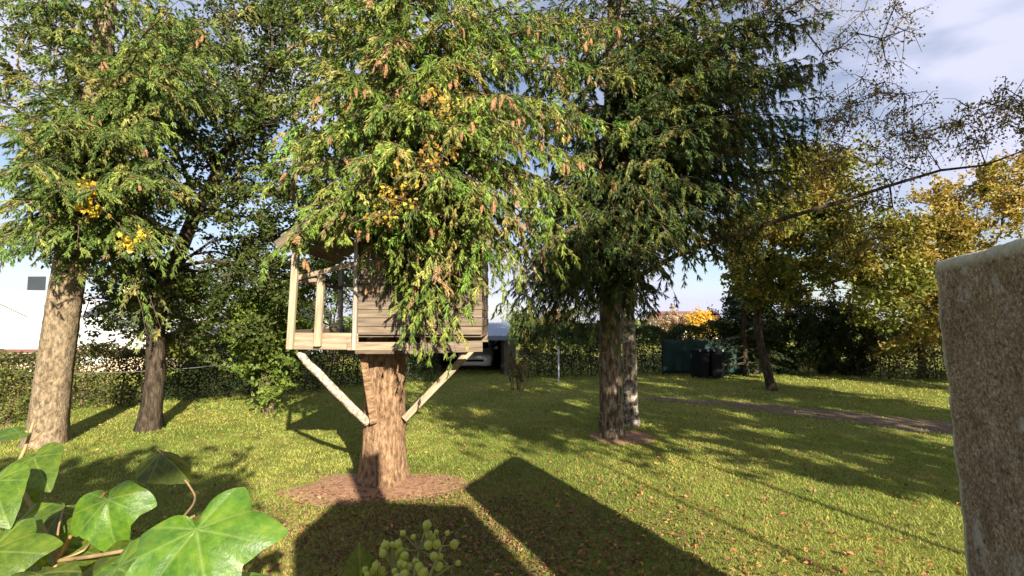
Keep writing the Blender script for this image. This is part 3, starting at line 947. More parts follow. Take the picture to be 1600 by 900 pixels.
def birch():
    g = np.random.default_rng(46)
    root = empty('birch_tree', TE, 'birch with white-flecked stem beside the spruce, long limb reaching over the lawn', 'tree')
    trunk = [TE, TE + [.0, .02, 1.5], TE + [-.05, 0, 3.2], TE + [.1, 0, 6], TE + [.4, -.1, 9.0]]
    trunk_mesh('trunk', trunk, [.165, .16, .155, .12, .06], M['bark_birch'], root, 20, 9, .05, (.35, .2), sub=8)
    start = trunk_pt(trunk, 3.0)
    lp = [start] + limb
    tr = np.linspace(.065, .012, len(lp))
    P = np.array(lp)
    V, F = tubes(P[None], tr[None], 8)
    np_obj('limb', V, F, M['bark_dark'], root, smooth=True)
    acc = skeleton(lp, .02, ptsE, g, .10, rmin=.0045, wpath=.1, jit=.08)
    acc2 = skeleton(trunk, .12, ptsE2, g, .15, rmin=.005, wpath=.1, jit=.08)
    acc.add(np.concatenate(acc2.v), np.concatenate(acc2.f))
    leafy(root, np.concatenate([ptsE, ptsE2]), g, 62, .28, .056, PAL_BIRCH, [3, 3, 2, 1.5], 6, wood=acc, droop=1.0, hang=.35, aspect=.75)
    acc.obj('branches', M['bark_dark'], root, True)
birch()

# ---- F: leaning maple on the right, yellow-green, and its neighbours
gF = np.random.default_rng(51)
ptsF = px_points([(1140, 330, 1300, 430, 14, 17.5, 58), (1190, 240, 1330, 360, 14.5, 18, 50), (1290, 340, 1440, 450, 14.5, 18, 52), (1160, 420, 1250, 480, 15, 17, 12), (1340, 420, 1400, 500, 14.5, 17, 8)], gF)
broadleaf('maple_tree', TF, 'leaning slim-stemmed tree with thinning yellow-green leaves right of the bins',
          [TF, TF + [-.18, .05, 1.0], TF + [-.38, .1, 2.1], TF + [-.2, .2, 3.4], TF + [.5, .4, 4.8]], .15, M['bark_dark'], ptsF, 52, 180, .5, .17, PAL_YEL, [3, 3, 1.5, 2, .8])
gF = np.random.default_rng(54)
BG = at(1545, 560, 17.0); BG[2] = 0
ptsG = px_points([(1450, 290, 1640, 420, 16, 18.5, 50), (1400, 370, 1500, 470, 16, 18.5, 30), (1380, 430, 1500, 540, 16.5, 18.5, 30), (1520, 240, 1660, 300, 16, 18, 14)], gF)
broadleaf('maple_tree', BG, 'golden autumn tree rising behind the concrete wall', [BG, BG + [0, 0, 1.3], BG + [.1, 0, 2.6], BG + [.0, 0, 4.2]], .16, M['bark_dark'], ptsG, 55, 190, .5, .15,
          PAL_GOLD + [(.14, .13, .02)], [1.2, 1.2, .9, 3.2, 3.2])
BH = at(1440, 560, 20.0); BH[2] = 0
ptsH = px_points([(1370, 320, 1440, 420, 19, 21, 14), (1340, 380, 1480, 480, 19, 22, 26)], gF)
broadleaf('maple_tree', BH, 'thin grey-green tree between the yellow-green and golden trees', [BH, BH + [0, 0, 1.5], BH + [-.1, 0, 3.4]], .14, M['bark_dark'], ptsH, 56, 110, .45, .13, PAL_EVER[2:] + PAL_YEL[:2], [1, 2, 1, 1])

# ---- dark evergreen shrubs under F
def shrub(name, base, label, c, r, n, seed, per, sigma, size, pal, w, cat='shrub', group=None, stems=7, droop=None, aspect=.6):
    g = np.random.default_rng(seed)
    base = np.array(base, float)
    root = empty(name, base, label, cat, group)
    pts = ellipsoid(c, r, n, g, .3)
    pts[:, 2] = np.maximum(pts[:, 2], .12)
    acc = Acc()
    for k in range(stems):
        tip = pts[g.integers(len(pts))]
        st = base + np.array([g.normal(0, .12), g.normal(0, .12), 0])
        mid = (st + tip) / 2 + g.normal(0, .1, 3)
        acc.add(*tubes(np.array([[st, mid, tip]]), np.array([[.018, .013, .006]]), 5))
    leafy(root, pts, g, per, sigma, size, pal, w, 4, 'foliage', aspect, wood=acc, droop=droop)
    acc.obj('stems', M['twig'], root, True)
    return root
for (px, py, d, rx, rz, lab, pal) in [
    (1185, 585, 18.0, 1.5, 2.5, 'dark layered evergreen shrub directly behind the leaning stem', PAL_EVER),
    (1265, 588, 17.2, 1.6, 2.4, 'spreading dark evergreen shrub at the back, middle of the right-hand row', PAL_EVER),
    (1340, 588, 17.0, 1.4, 1.9, 'low dark evergreen shrub nearest the sunlit strip of lawn', PAL_EVER)]:
    b = on_ground(px, py)
    shrub('evergreen_shrub', b, lab, b + np.array([0, .9, rz * .78]), (rx, 1.1, rz), 120, int(px), 135, .33, .15, pal, [3, 2, 3, 1.4], group='dark evergreen shrubs at the back', droop=.4, aspect=.4)

# ---- conifer with pale tips behind bins (dark layered boughs at 1150,470)
gI = np.random.default_rng(61)
BI = at(1165, 585, 20.5); BI[2] = 0
pathI = [BI, BI + [0, 0, 2], BI + [0, 0, 5.2]]
limI = []
for k in range(60):
    z = gI.uniform(.5, 5.0)
    az = gI.uniform(0, 2 * math.pi)
    L_ = (5.6 - z) * .36 * gI.uniform(.7, 1.1)
    limI.append((trunk_pt(pathI, z), trunk_pt(pathI, z) + np.array([math.cos(az) * L_, math.sin(az) * L_, -.15 * L_]), .05))
conifer('young_conifer', BI, 'young blue-green conifer with level boughs beside the bins', pathI, [.11, .09, .02], M['bark_dark'], limI, 34, [(.035, .06, .03), (.05, .08, .035), (.03, .045, .025)], [1, 1, 1],
        6, .06, .025, 0, None, spacing=.14, lmax=.55, hang=(.05, .3), tspace=.12, shoot=(.08, .16))

# ---- hedges
def hedge(name, label, pts, half, height, seed, n_m, size, pal, w, cat='hedge', z0=0.0, rag=.15):
    """leafy clipped hedge along a line of ground points"""
    g = np.random.default_rng(seed)
    pts = np.array(pts, float)
    root = empty(name, (*pts[0][:2], 0), label, cat)
    cum = np.r_[0, np.cumsum(np.linalg.norm(np.diff(pts[:, :2], axis=0), axis=1))]
    n = int(n_m * cum[-1])
    s = g.uniform(0, cum[-1], n)
    c = np.stack([np.interp(s, cum, pts[:, k]) for k in range(2)], 1)
    h = height if np.isscalar(height) else np.interp(s, cum, height)
    h = h * (1 + rag * (.5 * np.sin(s * 1.7 + seed) + .5 * np.sin(s * 4.3 + 2 * seed)))
    off = np.sign(g.uniform(-1, 1, n)) * half * g.uniform(.15, 1.08, n) ** .5
    z = z0 + (h - z0) * g.uniform(0.01, 1, n) ** .85
    k = g.uniform(0, 1, n) < .25
    z = np.where(k, h - g.exponential(.06, n), z)
    dirn = unit(np.gradient(pts[:, :2], axis=0))
    dn = np.stack([np.interp(s, cum, dirn[:, 0]), np.interp(s, cum, dirn[:, 1])], 1)
    nrm = np.stack([-dn[:, 1], dn[:, 0]], 1)
    bul = 1 + .15 * np.sin(s * 3.1 + z * 2.3 + seed) + .1 * np.sin(s * 7 - z * 5)
    P = np.c_[c + nrm * (off * bul)[:, None], z] + g.normal(0, .04, (n, 3))
    nr = unit(g.normal(size=(n, 3)) + np.c_[nrm * np.sign(off)[:, None], np.full(n, .5)])
    clump = .5 + .5 * np.sin(s * 2.2 + z * 3.1 + seed) * np.sin(s * 5.7 - z * 1.9)
    C = tint(pal, w, n, g, .25) * (.75 + .5 * clump)[:, None]
    V, F, C = leaf_diamonds(P, nr, size * g.uniform(.6, 1.25, n), C, g, .6)
    np_obj('foliage', V, F, M['leaf'], root, C, kind='stuff')
    acc = Acc()
    m = max(4, int(cum[-1] * 2.2))
    ss = (np.arange(m) + g.uniform(.2, .8, m)) / m * cum[-1]
    cc = np.stack([np.interp(ss, cum, pts[:, k]) for k in range(2)], 1)
    st = np.c_[cc, np.zeros(m)]; en = np.c_[cc + g.normal(0, .12, (m, 2)), np.full(m, np.mean(height) * .85)]
    acc.add(*tubes(np.stack([st, (st + en) / 2 + g.normal(0, .06, (m, 3)), en], 1), np.tile([.03, .022, .01], (m, 1)), 5))
    acc.obj('stems', M['twig'], root, True)
    return root
hedge('hedge', 'mixed brown-green hedge behind the pale trunk in front of white house', [at(-260, 640, 12.6), at(60, 640, 12.9), at(240, 630, 13.8)], .55, 1.5, 3, 2200, .09,
      [(.075, .085, .018), (.13, .10, .035), (.045, .055, .014), (.18, .14, .06)], [3, 2, 4, .8])
hedge('hedge', 'dark clipped hedge between the broadleaf trunk and the treehouse', [at(236, 625, 14.3), at(360, 618, 15.2), at(505, 605, 16.6)], .5, [1.75, 1.7, 1.6], 4, 2200, .09, PAL_EVER, [3, 2, 4, .6])
hedge('hedge', 'dark hedge seen under the treehouse floor, left of the carport', [at(505, 600, 17.2), at(600, 596, 18.4), at(684, 594, 19.0)], .5, 1.9, 6, 2100, .09, PAL_EVER, [3, 2, 4, .4])
hedge('hedge', 'dark hedge behind the thin metal pole right of the carport', [at(815, 596, 20.0), at(880, 592, 20.4), at(985, 588, 21.0)], .55, [1.9, 2.1, 2.2], 7, 2200, .10, PAL_EVER, [3, 2, 4, .6])
hedge('hedge', 'dark green hedge behind the wheelie bins', [at(985, 586, 21.6), at(1080, 586, 21.6), at(1200, 586, 21.6)], .55, [2.0, 2.05, 2.1], 8, 2200, .10, PAL_EVER, [3, 2, 3, .7])
hedge('hedge', 'variegated pale-flecked hedge at the far right beside the concrete wall', [at(1365, 580, 19.6), at(1480, 580, 19.4), at(1640, 580, 19.2)], .6, [2.2, 2.5, 2.5], 9, 2500, .11,
      [(.13, .12, .045), (.07, .075, .022), (.28, .25, .13), (.05, .055, .018)], [3, 3, 1.6, 3], z0=.03)

# ---- bright hazel-like bush left of the treehouse
b = at(425, 600, 12.2); b[2] = 0
shrub('hazel_bush', b, 'bright green large-leaved bush just left of the treehouse porch', at(425, 525, 12.2), (.9, .7, 1.45), 76, 71, 150, .30, .12, [(.13, .20, .03), (.17, .23, .04), (.08, .13, .02), (.22, .25, .06)], [3, 3, 2, 1], 'bush', aspect=.75)
b = at(12, 640, 10.8); b[2] = 0
shrub('garden_shrub', b, 'low straggly green shrub left of the pale trunk', at(8, 610, 10.8), (.45, .4, .7), 26, 72, 90, .22, .07, [(.12, .15, .03), (.2, .19, .05), (.09, .1, .03)], [3, 2, 2])
b = on_ground(808, 610)
shrub('young_sapling', b, 'thin brownish sapling standing in front of the carport end wall', at(810, 572, b[1]), (.36, .36, .5), 18, 73, 60, .18, .06, [(.14, .10, .04), (.10, .09, .03), (.18, .13, .05)], [2, 2, 1], 'sapling', stems=7)
b = at(1085, 560, 42); b[2] = 0
shrub('golden_bush', b, 'round golden-yellow tree glowing beyond the hedge and bins', at(1096, 506, 42), (1.25, 1.1, .85), 34, 74, 120, .5, .24, [(.62, .40, .05), (.55, .30, .04), (.70, .50, .09)], [3, 2, 2], 'tree')
b = at(1055, 560, 45); b[2] = 0
shrub('russet_bush', b, 'pinkish russet tree left of the golden one beyond the hedge', at(1052, 506, 45), (1.5, 1.3, 1.1), 40, 75, 100, .45, .24, [(.40, .29, .20), (.34, .24, .15), (.46, .36, .27)], [3, 2, 2], 'tree')
b = at(880, 560, 30); b[2] = 0
shrub('pale_bush', b, 'pale pinkish-leaved bush over the hedge behind the metal pole', at(876, 503, 30), (1.15, .9, .85), 40, 76, 90, .35, .16, [(.40, .30, .2), (.3, .24, .13), (.24, .2, .1)], [2, 2, 2], 'bush')
b = at(925, 560, 26); b[2] = 0
shrub('garden_shrub', b, 'tall dull green shrub over the hedge left of the paired trunks', at(925, 505, 26), (1.5, .9, 1.4), 46, 77, 100, .4, .13, PAL_GREEN, [3, 2, 3, 1])

# ---- background trees far behind, low between the trunks
for (px, py, d, rx, rz, seed, lab) in [(300, 470, 24, 4.2, 2.6, 81, 'round dark green tree beyond the slate-roofed house'), (520, 470, 27, 3.6, 2.6, 82, 'dark green tree showing through the treehouse railing'), (640, 500, 28, 3.2, 2.0, 83, 'dark green tree hidden behind the treehouse cabin'), (822, 512, 33, 1.5, 1.0, 84, 'small dark green tree above the stone pier right of the carport')]:
    g_ = np.random.default_rng(seed)
    b = at(px, 560, d); b[2] = 0
    c = at(px, py, d)
    pts = ellipsoid(c, (rx, rx * .7, rz), 70, g_)
    broadleaf('background_tree', b, lab, [b, b * [1, 1, 0] + [0, 0, 1], b * [1, 1, 0] + [0, 0, 2.0]], .2, M['bark_dark'], pts, seed, 110, .55, .17, PAL_GREEN, [3, 2, 3, .7], group='trees beyond the hedges')

def treeline():
    g = np.random.default_rng(85)
    n = 9000
    x = g.uniform(-75, 75, n); y = 48 + g.normal(0, 1.2, n) + 4 * np.sin(x * .05)
    h = 2.1 + .35 * np.sin(x * .7) + .25 * np.sin(x * 1.9 + 1)
    P = np.stack([x, y, h * g.uniform(0, 1, n) ** .8], 1)
    C = tint(PAL_GREEN + [(.20, .16, .05)], [3, 2, 3, 1, 1], n, g, .25)
    V, F, C = leaf_diamonds(P, unit(g.normal(size=(n, 3)) + np.array([0, -.8, .4])), g.uniform(.4, .8, n), C, g, .7)
    o = np_obj('treeline', V, F, M['leaf'], None, C, kind='stuff')
    tag(o, 'low dark line of far shrubs and trees beyond the gardens')
treeline()
# ---- yellow climber leaves in the fir
def climber():
    g = np.random.default_rng(91)
    pts = px_points([(585, 285, 625, 350, 4.85, 5.1, 7), (650, 215, 705, 260, 4.7, 4.9, 5), (672, 130, 705, 185, 4.6, 4.8, 5), (600, 275, 660, 310, 4.8, 5.0, 4)], g)
    root = empty('climbing_vine', TA + np.array([.0, -.36, 0]), 'yellow and orange autumn vine leaves hanging in the fir above the cabin', 'vine')
    acc = Acc()
    path = [TA + np.array([.05, -.33, 2.7]), at(640, 330, 5.9), at(610, 300, 5.0), at(660, 240, 4.85), at(690, 150, 4.75)]
    acc.add(*tubes(np.array([path]), np.array([[.015, .013, .011, .009, .006]]), 5))
    leafy(root, pts, g, 16, .12, .058, [(.46, .33, .035), (.40, .21, .045), (.50, .41, .06), (.28, .15, .06)], [3, 1.2, 3, 1], 4, 'foliage', .8, wood=acc, droop=.8)
    acc.obj('stem', M['twig'], root, True)
    pts = px_points([(130, 290, 160, 345, 7.4, 7.6, 4), (195, 365, 215, 395, 7.6, 7.8, 3)], g)
    root = empty('climbing_vine', trunk_pt(pathC, 0) + np.array([.3, -.4, 0]), 'yellow vine leaves hanging under the spruce boughs at the left', 'vine')
    acc = Acc()
    path = [trunk_pt(pathC, 3.4) + np.array([.1, -.36, 0]), at(150, 360, 8.0), at(145, 310, 7.5), at(205, 370, 7.7)]
    acc.add(*tubes(np.array([path]), np.array([[.013, .011, .009, .006]]), 5))
    leafy(root, pts, g, 40, .10, .085, [(.60, .42, .03), (.5, .36, .04), (.66, .5, .05)], [3, 2, 2], 4, 'foliage', .8, wood=acc, droop=.8)
    acc.obj('stem', M['twig'], root, True)
climber()

# ================================================================== TREEHOUSE
def treehouse():
    YF, YB = 6.35, 8.1                         # front and back of the platform
    def fx(px, y=YF): return at(px, 450, y)[0]
    def fz(py, y=YF): return at(800, py, y)[2]
    x0, x1, xc = fx(456), fx(754), fx(556)
    zf = fz(546)                               # underside
    top = zf + .19
    root = empty('treehouse', (TA[0], TA[1], 0), 'weathered plank treehouse with railed porch, braced on the fir trunk', 'treehouse')
    # floor frame and deck
    fr = aabox('joist', (x0 + .01, YB - .05, zf + .02), (x1 - .01, YB, top - .03), M['wood_old'], root, .005)
    for k in range(5):
        x = x0 + .35 + k * (x1 - x0 - .7) / 4
        if abs(x - TA[0]) < .36: x = TA[0] + (.42 if x > TA[0] else -.42)
        aabox('joist', (x - .03, YF + .07, zf + .015), (x + .03, YB - .055, top - .03), M['wood_old'], root, .005, k)
    n = 14
    for k in range(n):
        y = YF + .06 + k * (YB - YF - .06) / n
        w = (YB - YF - .06) / n - .01
        if abs(y + w / 2 - TA[1]) < .42:      # boards cut round the trunk
            aabox('floor_board', (x0 + .01, y, top - .028), (TA[0] - .37, y + w, top), M['wood_old'], root, .004, k)
            aabox('floor_board', (TA[0] + .40, y, top - .028), (x1 - .01, y + w, top), M['wood_old'], root, .004, k)
        else:
            aabox('floor_board', (x0 + .01, y, top - .028), (x1 - .01, y + w, top), M['wood_old'], root, .004, k)
    # fascia boards
    bar('fascia_board', (x0 + .005, YF + .03, (zf + fz(520)) / 2), (xc + .04, YF + .03, (zf + fz(520)) / 2 - .005), fz(520) - zf, .035, M['wood_newx'], root, .005)
    bar('fascia_board', (xc - .09, YF - .012, fz(541)), (fx(640), YF - .012, fz(541)), .11, .035, M['wood_newx'], root, .005, seed=2)
    bar('fascia_board', (fx(641), YF + .03, fz(545)), (x1, YF + .03, fz(541)), .15, .035, M['wood_old'], root, .005, seed=3)
    aabox('fascia_board', (x0, YF + .06, zf + .02), (x0 + .035, YB - .06, top + .07), M['wood_old'], root, .005)
    # beam on the trunk
    bar('beam', (TA[0] - .55, TA[1] - .40, zf - .045), (TA[0] + .62, TA[1] - .40, zf - .045), .09, .09, M['wood_old'], root, .006)
    bar('beam', (TA[0] - .55, TA[1] + .40, zf - .045), (TA[0] + .62, TA[1] + .40, zf - .045), .09, .09, M['wood_old'], root, .006)
    # porch posts and rails
    bar('post', (fx(454) + .03, YF - .03, zf), (fx(460) + .025, YF - .03, fz(386)), .085, .07, M['wood_new'], root, .006, seed=5, along='z')
    bar('post', (fx(500), YF - .03, zf + .04), (fx(503), YF - .03, fz(431)), .09, .07, M['wood_new'], root, .006, seed=6, along='z')
    bar('post', (xc, YF - .015, zf - .01), (xc + .005, YF - .015, fz(352)), .05, .06, M['wood_oldz'], root, .005, seed=7, along='z')
    bar('post', (x0 + .05, YB - .06, top), (x0 + .05, YB - .06, fz(388)), .07, .07, M['wood_oldz'], root, .005, seed=8, along='z')
    bar('post', (xc - .3, YB - .06, top), (xc - .3, YB - .06, fz(400)), .07, .07, M['wood_oldz'], root, .005, seed=9, along='z')
    bar('handrail', (fx(463), YF + .025, fz(434)), (fx(556), YF + .035, fz(411)), .07, .035, M['wood_newx'], root, .005, seed=10)
    bar('handrail', (fx(464), YF + .075, fz(438)), (fx(502), YF + .06, fz(437)), .05, .03, M['wood_newx'], root, .005, seed=11)
    bar('handrail', (x0 + .06, YB - .10, fz(432)), (xc + .02, YB - .10, fz(432)), .06, .03, M['wood_old'], root, .005, seed=12)
    bar('handrail', (x0 + .05, YF + .05, fz(437)), (x0 + .05, YB - .10, fz(437)), .06, .03, M['wood_old'], root, .005, seed=13)
    # cabin walls, board by board
    def wall(a, b, z_lo, z_hi, board, mat, gap=None, seed=0):
        w = tag(empty_part('wall', root), None)
        nb = int(round((z_hi - z_lo) / board))
        for k in range(nb):
            za = z_lo + k * (z_hi - z_lo) / nb
            zc = za + (z_hi - z_lo) / nb / 2
            off = .004 * (-1) ** k
            segs = [(0, 1)]
            if gap and gap[2] < zc < gap[3]:
                segs = [(0, gap[0]), (gap[1], 1)]
            for (s0, s1) in segs:
                A = np.array(a) * (1 - s0) + np.array(b) * s0; B = np.array(a) * (1 - s1) + np.array(b) * s1
                nrm = unit(np.array([-(b[1] - a[1]), b[0] - a[0], 0.0]))
                bar('plank', (*(A + nrm * off)[:2], zc), (*(B + nrm * off)[:2], zc), (z_hi - z_lo) / nb - .006, .02, mat, w, .003, seed=seed + k)
        return w
    def empty_part(name, parent):
        o = bpy.data.objects.new(name, None)
        COL.objects.link(o)
        o.parent = parent
        ORIGIN[o.name] = ORIGIN[parent.name]
        return o
    ze = fz(366)
    wall(np.array([xc + .03, YF + .02, 0]), np.array([x1 - .01, YF + .02, 0]), top + .003, ze, .115, M['wood_old'], None, 100)
    wall(np.array([x1 - .02, YF + .05, 0]), np.array([x1 - .02, YB - .04, 0]), top + .003, ze, .115, M['wood_old'], None, 200)
    wall(np.array([x1 - .06, YB - .03, 0]), np.array([xc + .03, YB - .03, 0]), top + .003, ze, .115, M['wood_old'], None, 300)
    wall(np.array([xc + .02, YB - .06, 0]), np.array([xc + .02, YF + .05, 0]), top + .003, ze, .115, M['wood_old'], (.25, .72, top - .1, ze - .1), 400)
    for (x, y) in ((x1 - .05, YF + .075), (x1 - .05, YB - .075), (xc + .06, YB - .075)):
        bar('post', (x, y, top), (x, y, ze), .06, .05, M['wood_oldz'], root, .004, along='z')
    # roof: ridge runs front to back, boards from front to back
    xr = (x0 + x1) / 2
    ea, eb = x0 - .10, x1 + .10
    zr = fz(270); zev = fz(386)
    for (xa, xb, s) in ((ea, xr, 0), (eb, xr, 1)):
        slope = empty_part('roof', root)
        nb = 9
        for k in range(nb):
            f0, f1 = k / nb, (k + 1) / nb - .004
            pa_, pb_ = np.array([xa + (xb - xa) * f0, 0, zev + (zr - zev) * f0]), np.array([xa + (xb - xa) * f1, 0, zev + (zr - zev) * f1])
            mid = (pa_ + pb_) / 2
            wv = pb_ - pa_
            L_ = np.linalg.norm(wv)
            lift = .008 * (k % 2)
            me = chamfer_box('roof_board', L_, YB - YF + .42, .022, .004, .002, k)
            o = link('roof_board', me, M['roofwood'], slope, (mid[0], (YF + YB) / 2 - .02, mid[2] + lift))
            o.rotation_euler = (0, -math.atan2(wv[2], wv[0]), 0) if s == 0 else (0, math.pi - math.atan2(wv[2], wv[0]), 0)
        bar('barge_board', (xa, YF - .25, zev - .02), (xb - (.0 if s == 0 else -.0), YF - .25, zr - .02), .12, .025, M['wood_old'], root, .004, seed=30 + s)
        bar('rafter', (xa + (xb - xa) * .04, YF + .0, zev + (zr - zev) * .04 - .06), (xb, YF + .0, zr - .06), .08, .045, M['wood_old'], root, .004, seed=32 + s)
    # braces
    log = [np.array(at(574, 660, TA[1] - .33)), at(525, 612, 6.52), np.array(at(468, 551, 6.5))]
    P = np.array(log)
    s = np.linspace(0, 2, 9)
    PP = np.stack([np.interp(s, [0, 1, 2], P[:, k]) for k in range(3)], 1)
    g = np.random.default_rng(7)
    PP[1:-1] += g.normal(0, .006, (7, 3))
    V, F = tubes(PP[None], np.array([[.060, .056, .060, .054, .058, .053, .055, .050, .050]]), 14)
    n_ = len(V)
    V = np.concatenate([V, PP[:1], PP[-1:]])
    caps = []
    for k in range(14):
        caps.append((n_, (k + 1) % 14, k, k)); caps.append((n_ + 1, 112 + k, 112 + (k + 1) % 14, 112 + (k + 1) % 14))
    o = np_obj('brace', V, F, M['bark_log'], root, smooth=True)
    tag(o, 'pale peeling birch log brace')
    bar('brace', at(632, 655, TA[1] - .12), at(742, 541, TA[1] - .16), .10, .07, M['wood_newx'], root, .006, seed=40)
    bar('brace', at(584, 662, TA[1] - .37), at(567, 552, TA[1] - .44), .10, .045, M['bark_fir'], root, .006, seed=41)
treehouse()

# ================================================================== CONCRETE WALL beside the camera
def concrete_wall():
    m, n, l, p = new_mat('pebble_render')
    v = objvec(n, l)
    vo = n.new('ShaderNodeTexVoronoi')
    vo.inputs['Scale'].default_value = 62
    vo.inputs['Randomness'].default_value = 1
    l.new(v, vo.inputs['Vector'])
    sep = n.new('ShaderNodeSeparateColor')
    l.new(vo.outputs['Color'], sep.inputs[0])
    sn = noise(n, l, 52, 7, .8, v)
    av = n.new('ShaderNodeMath'); av.operation = 'MULTIPLY_ADD'; av.inputs[1].default_value = 3.4; av.inputs[2].default_value = -1.45
    l.new(sn.outputs[0], av.inputs[0])
    av2 = n.new('ShaderNodeMath'); av2.operation = 'MULTIPLY_ADD'; av2.inputs[1].default_value = .45
    l.new(sep.outputs[0], av2.inputs[0]); l.new(av.outputs[0], av2.inputs[2])
    c1 = ramp(n, l, av2.outputs[0], [(0, (.105, .078, .055)), (.35, (.24, .183, .125)), (.7, (.35, .28, .195)), (1, (.56, .50, .40))])
    big = noise(n, l, 3.2, 8, .65, v)
    c2 = ramp(n, l, big.outputs[0], [(.3, (.52, .46, .41)), (.5, (.95, .91, .86)), (.72, (1.2, 1.18, 1.15))])
    mx = n.new('ShaderNodeMix'); mx.data_type = 'RGBA'; mx.blend_type = 'MULTIPLY'; mx.inputs['Factor'].default_value = 1
    l.new(c1.outputs[0], mx.inputs['A']); l.new(c2.outputs[0], mx.inputs['B'])
    # lichen spots
    li = noise(n, l, 4.6, 7, .68, objvec(n, l, (1, 1, .8)), .3)
    lf = ramp(n, l, li.outputs[0], [(.575, (0, 0, 0)), (.65, (1, 1, 1))])
    mx2 = n.new('ShaderNodeMix'); mx2.data_type = 'RGBA'
    l.new(lf.outputs[0], mx2.inputs['Factor']); l.new(mx.outputs['Result'], mx2.inputs['A'])
    mx2.inputs['B'].default_value = (.42, .40, .35, 1)
    # smooth cement arris
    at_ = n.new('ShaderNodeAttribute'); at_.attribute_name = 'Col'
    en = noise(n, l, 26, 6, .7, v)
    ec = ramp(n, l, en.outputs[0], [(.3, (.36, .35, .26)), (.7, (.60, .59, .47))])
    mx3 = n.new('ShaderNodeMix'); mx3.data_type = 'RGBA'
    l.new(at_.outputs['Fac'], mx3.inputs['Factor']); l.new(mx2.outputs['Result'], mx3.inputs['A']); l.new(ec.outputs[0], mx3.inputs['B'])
    l.new(mx3.outputs['Result'], p.inputs['Base Color'])
    p.inputs['Roughness'].default_value = .95
    p.inputs['Specular IOR Level'].default_value = .12
    fine = noise(n, l, 70, 6, .7, v)
    bump(n, l, fine.outputs[0], .8, .012, p)
    # geometry: a rounded slab, left face towards the lawn
    az = R(24)
    far = np.array([2.62, 2.86, 0]); d = np.array([math.sin(az), math.cos(az), 0])
    L_, H, T_ = 1.74, 2.755, .24
    # profile ring in (along, across) with rounded corners, stacked in z; rounded at the top
    rc = .035
    ring = []
    for (cx, cy, a0) in ((L_ - rc, T_ - rc, 0), (rc, T_ - rc, 90), (rc, rc, 180), (L_ - rc, rc, 270)):
        for k in range(5):
            a = R(a0 + 22.5 * k)
            ring.append((cx + rc * math.cos(a), cy + rc * math.sin(a), cx, cy))
    pts = []
    for k in range(len(ring)):
        q0, q1 = ring[k], ring[(k + 1) % len(ring)]
        ln = math.hypot(q1[0] - q0[0], q1[1] - q0[1])
        nn = max(1, int(ln / .022))
        for j in range(nn):
            f = j / nn
            pts.append([q0[i] * (1 - f) + q1[i] * f for i in range(4)])
    pts = np.array(pts)
    g = np.random.default_rng(4)
    zs = list(np.linspace(0, 1.2, 8)) + list(np.linspace(1.25, H - rc, 66)) + [H - rc + rc * math.sin(R(a)) for a in (22, 45, 67, 90)]
    V, E = [], []
    # distance along a,b from the two arrises that show
    for z in zs:
        ins = 0 if z <= H - rc else rc * (1 - math.sqrt(max(0, 1 - ((z - H + rc) / rc) ** 2)))
        nx = unit(pts[:, :2] - np.array([L_ / 2, T_ / 2]))
        inn = np.stack([np.clip(pts[:, 0], rc + ins * 0, L_ - rc), np.clip(pts[:, 1], rc, T_ - rc)], 1)
        out = pts[:, :2] - inn
        ln = np.linalg.norm(out, axis=1, keepdims=True) + 1e-9
        q = inn + out / ln * (ln - ins)
        q = q + out / ln * g.normal(0, .0028, (len(q), 1)) + out / ln * (.004 * np.sin(z * 9 + pts[:, :1] * 7) + .003 * np.sin(z * 23 - pts[:, :1] * 17))
        xy = far[:2] - d[:2] * (L_ - q[:, :1]) + np.array([d[1], -d[0]]) * q[:, 1:2]
        xy = xy + np.array([(H - z) * .05 - .045, 0])
        V.append(np.c_[xy, np.full(len(xy), z + (.004 * np.sin(pts[:, 0] * 9)) * (z > H - .1) + g.normal(0, .0025, len(xy)) * (z > 0))])
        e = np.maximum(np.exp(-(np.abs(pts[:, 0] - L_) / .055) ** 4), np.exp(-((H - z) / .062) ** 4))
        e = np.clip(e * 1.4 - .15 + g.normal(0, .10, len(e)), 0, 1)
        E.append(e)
    n_ = len(pts)
    V = np.concatenate(V); E = np.concatenate(E)
    idx = np.arange(len(V)).reshape(len(zs), n_)
    a, b = idx[:-1], idx[1:]
    F = [tuple(f) for f in np.stack([a, np.roll(a, -1, 1), np.roll(b, -1, 1), b], -1).reshape(-1, 4)]
    F.append(tuple(idx[-1]))
    me = bpy.data.meshes.new('concrete_wall')
    me.from_pydata([tuple(v_) for v_ in V], [], F)
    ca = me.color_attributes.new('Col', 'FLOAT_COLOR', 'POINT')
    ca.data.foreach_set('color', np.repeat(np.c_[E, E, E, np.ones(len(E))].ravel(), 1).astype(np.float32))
    for p_ in me.polygons: p_.use_smooth = True
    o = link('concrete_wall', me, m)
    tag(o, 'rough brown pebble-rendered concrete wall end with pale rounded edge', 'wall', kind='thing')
concrete_wall()

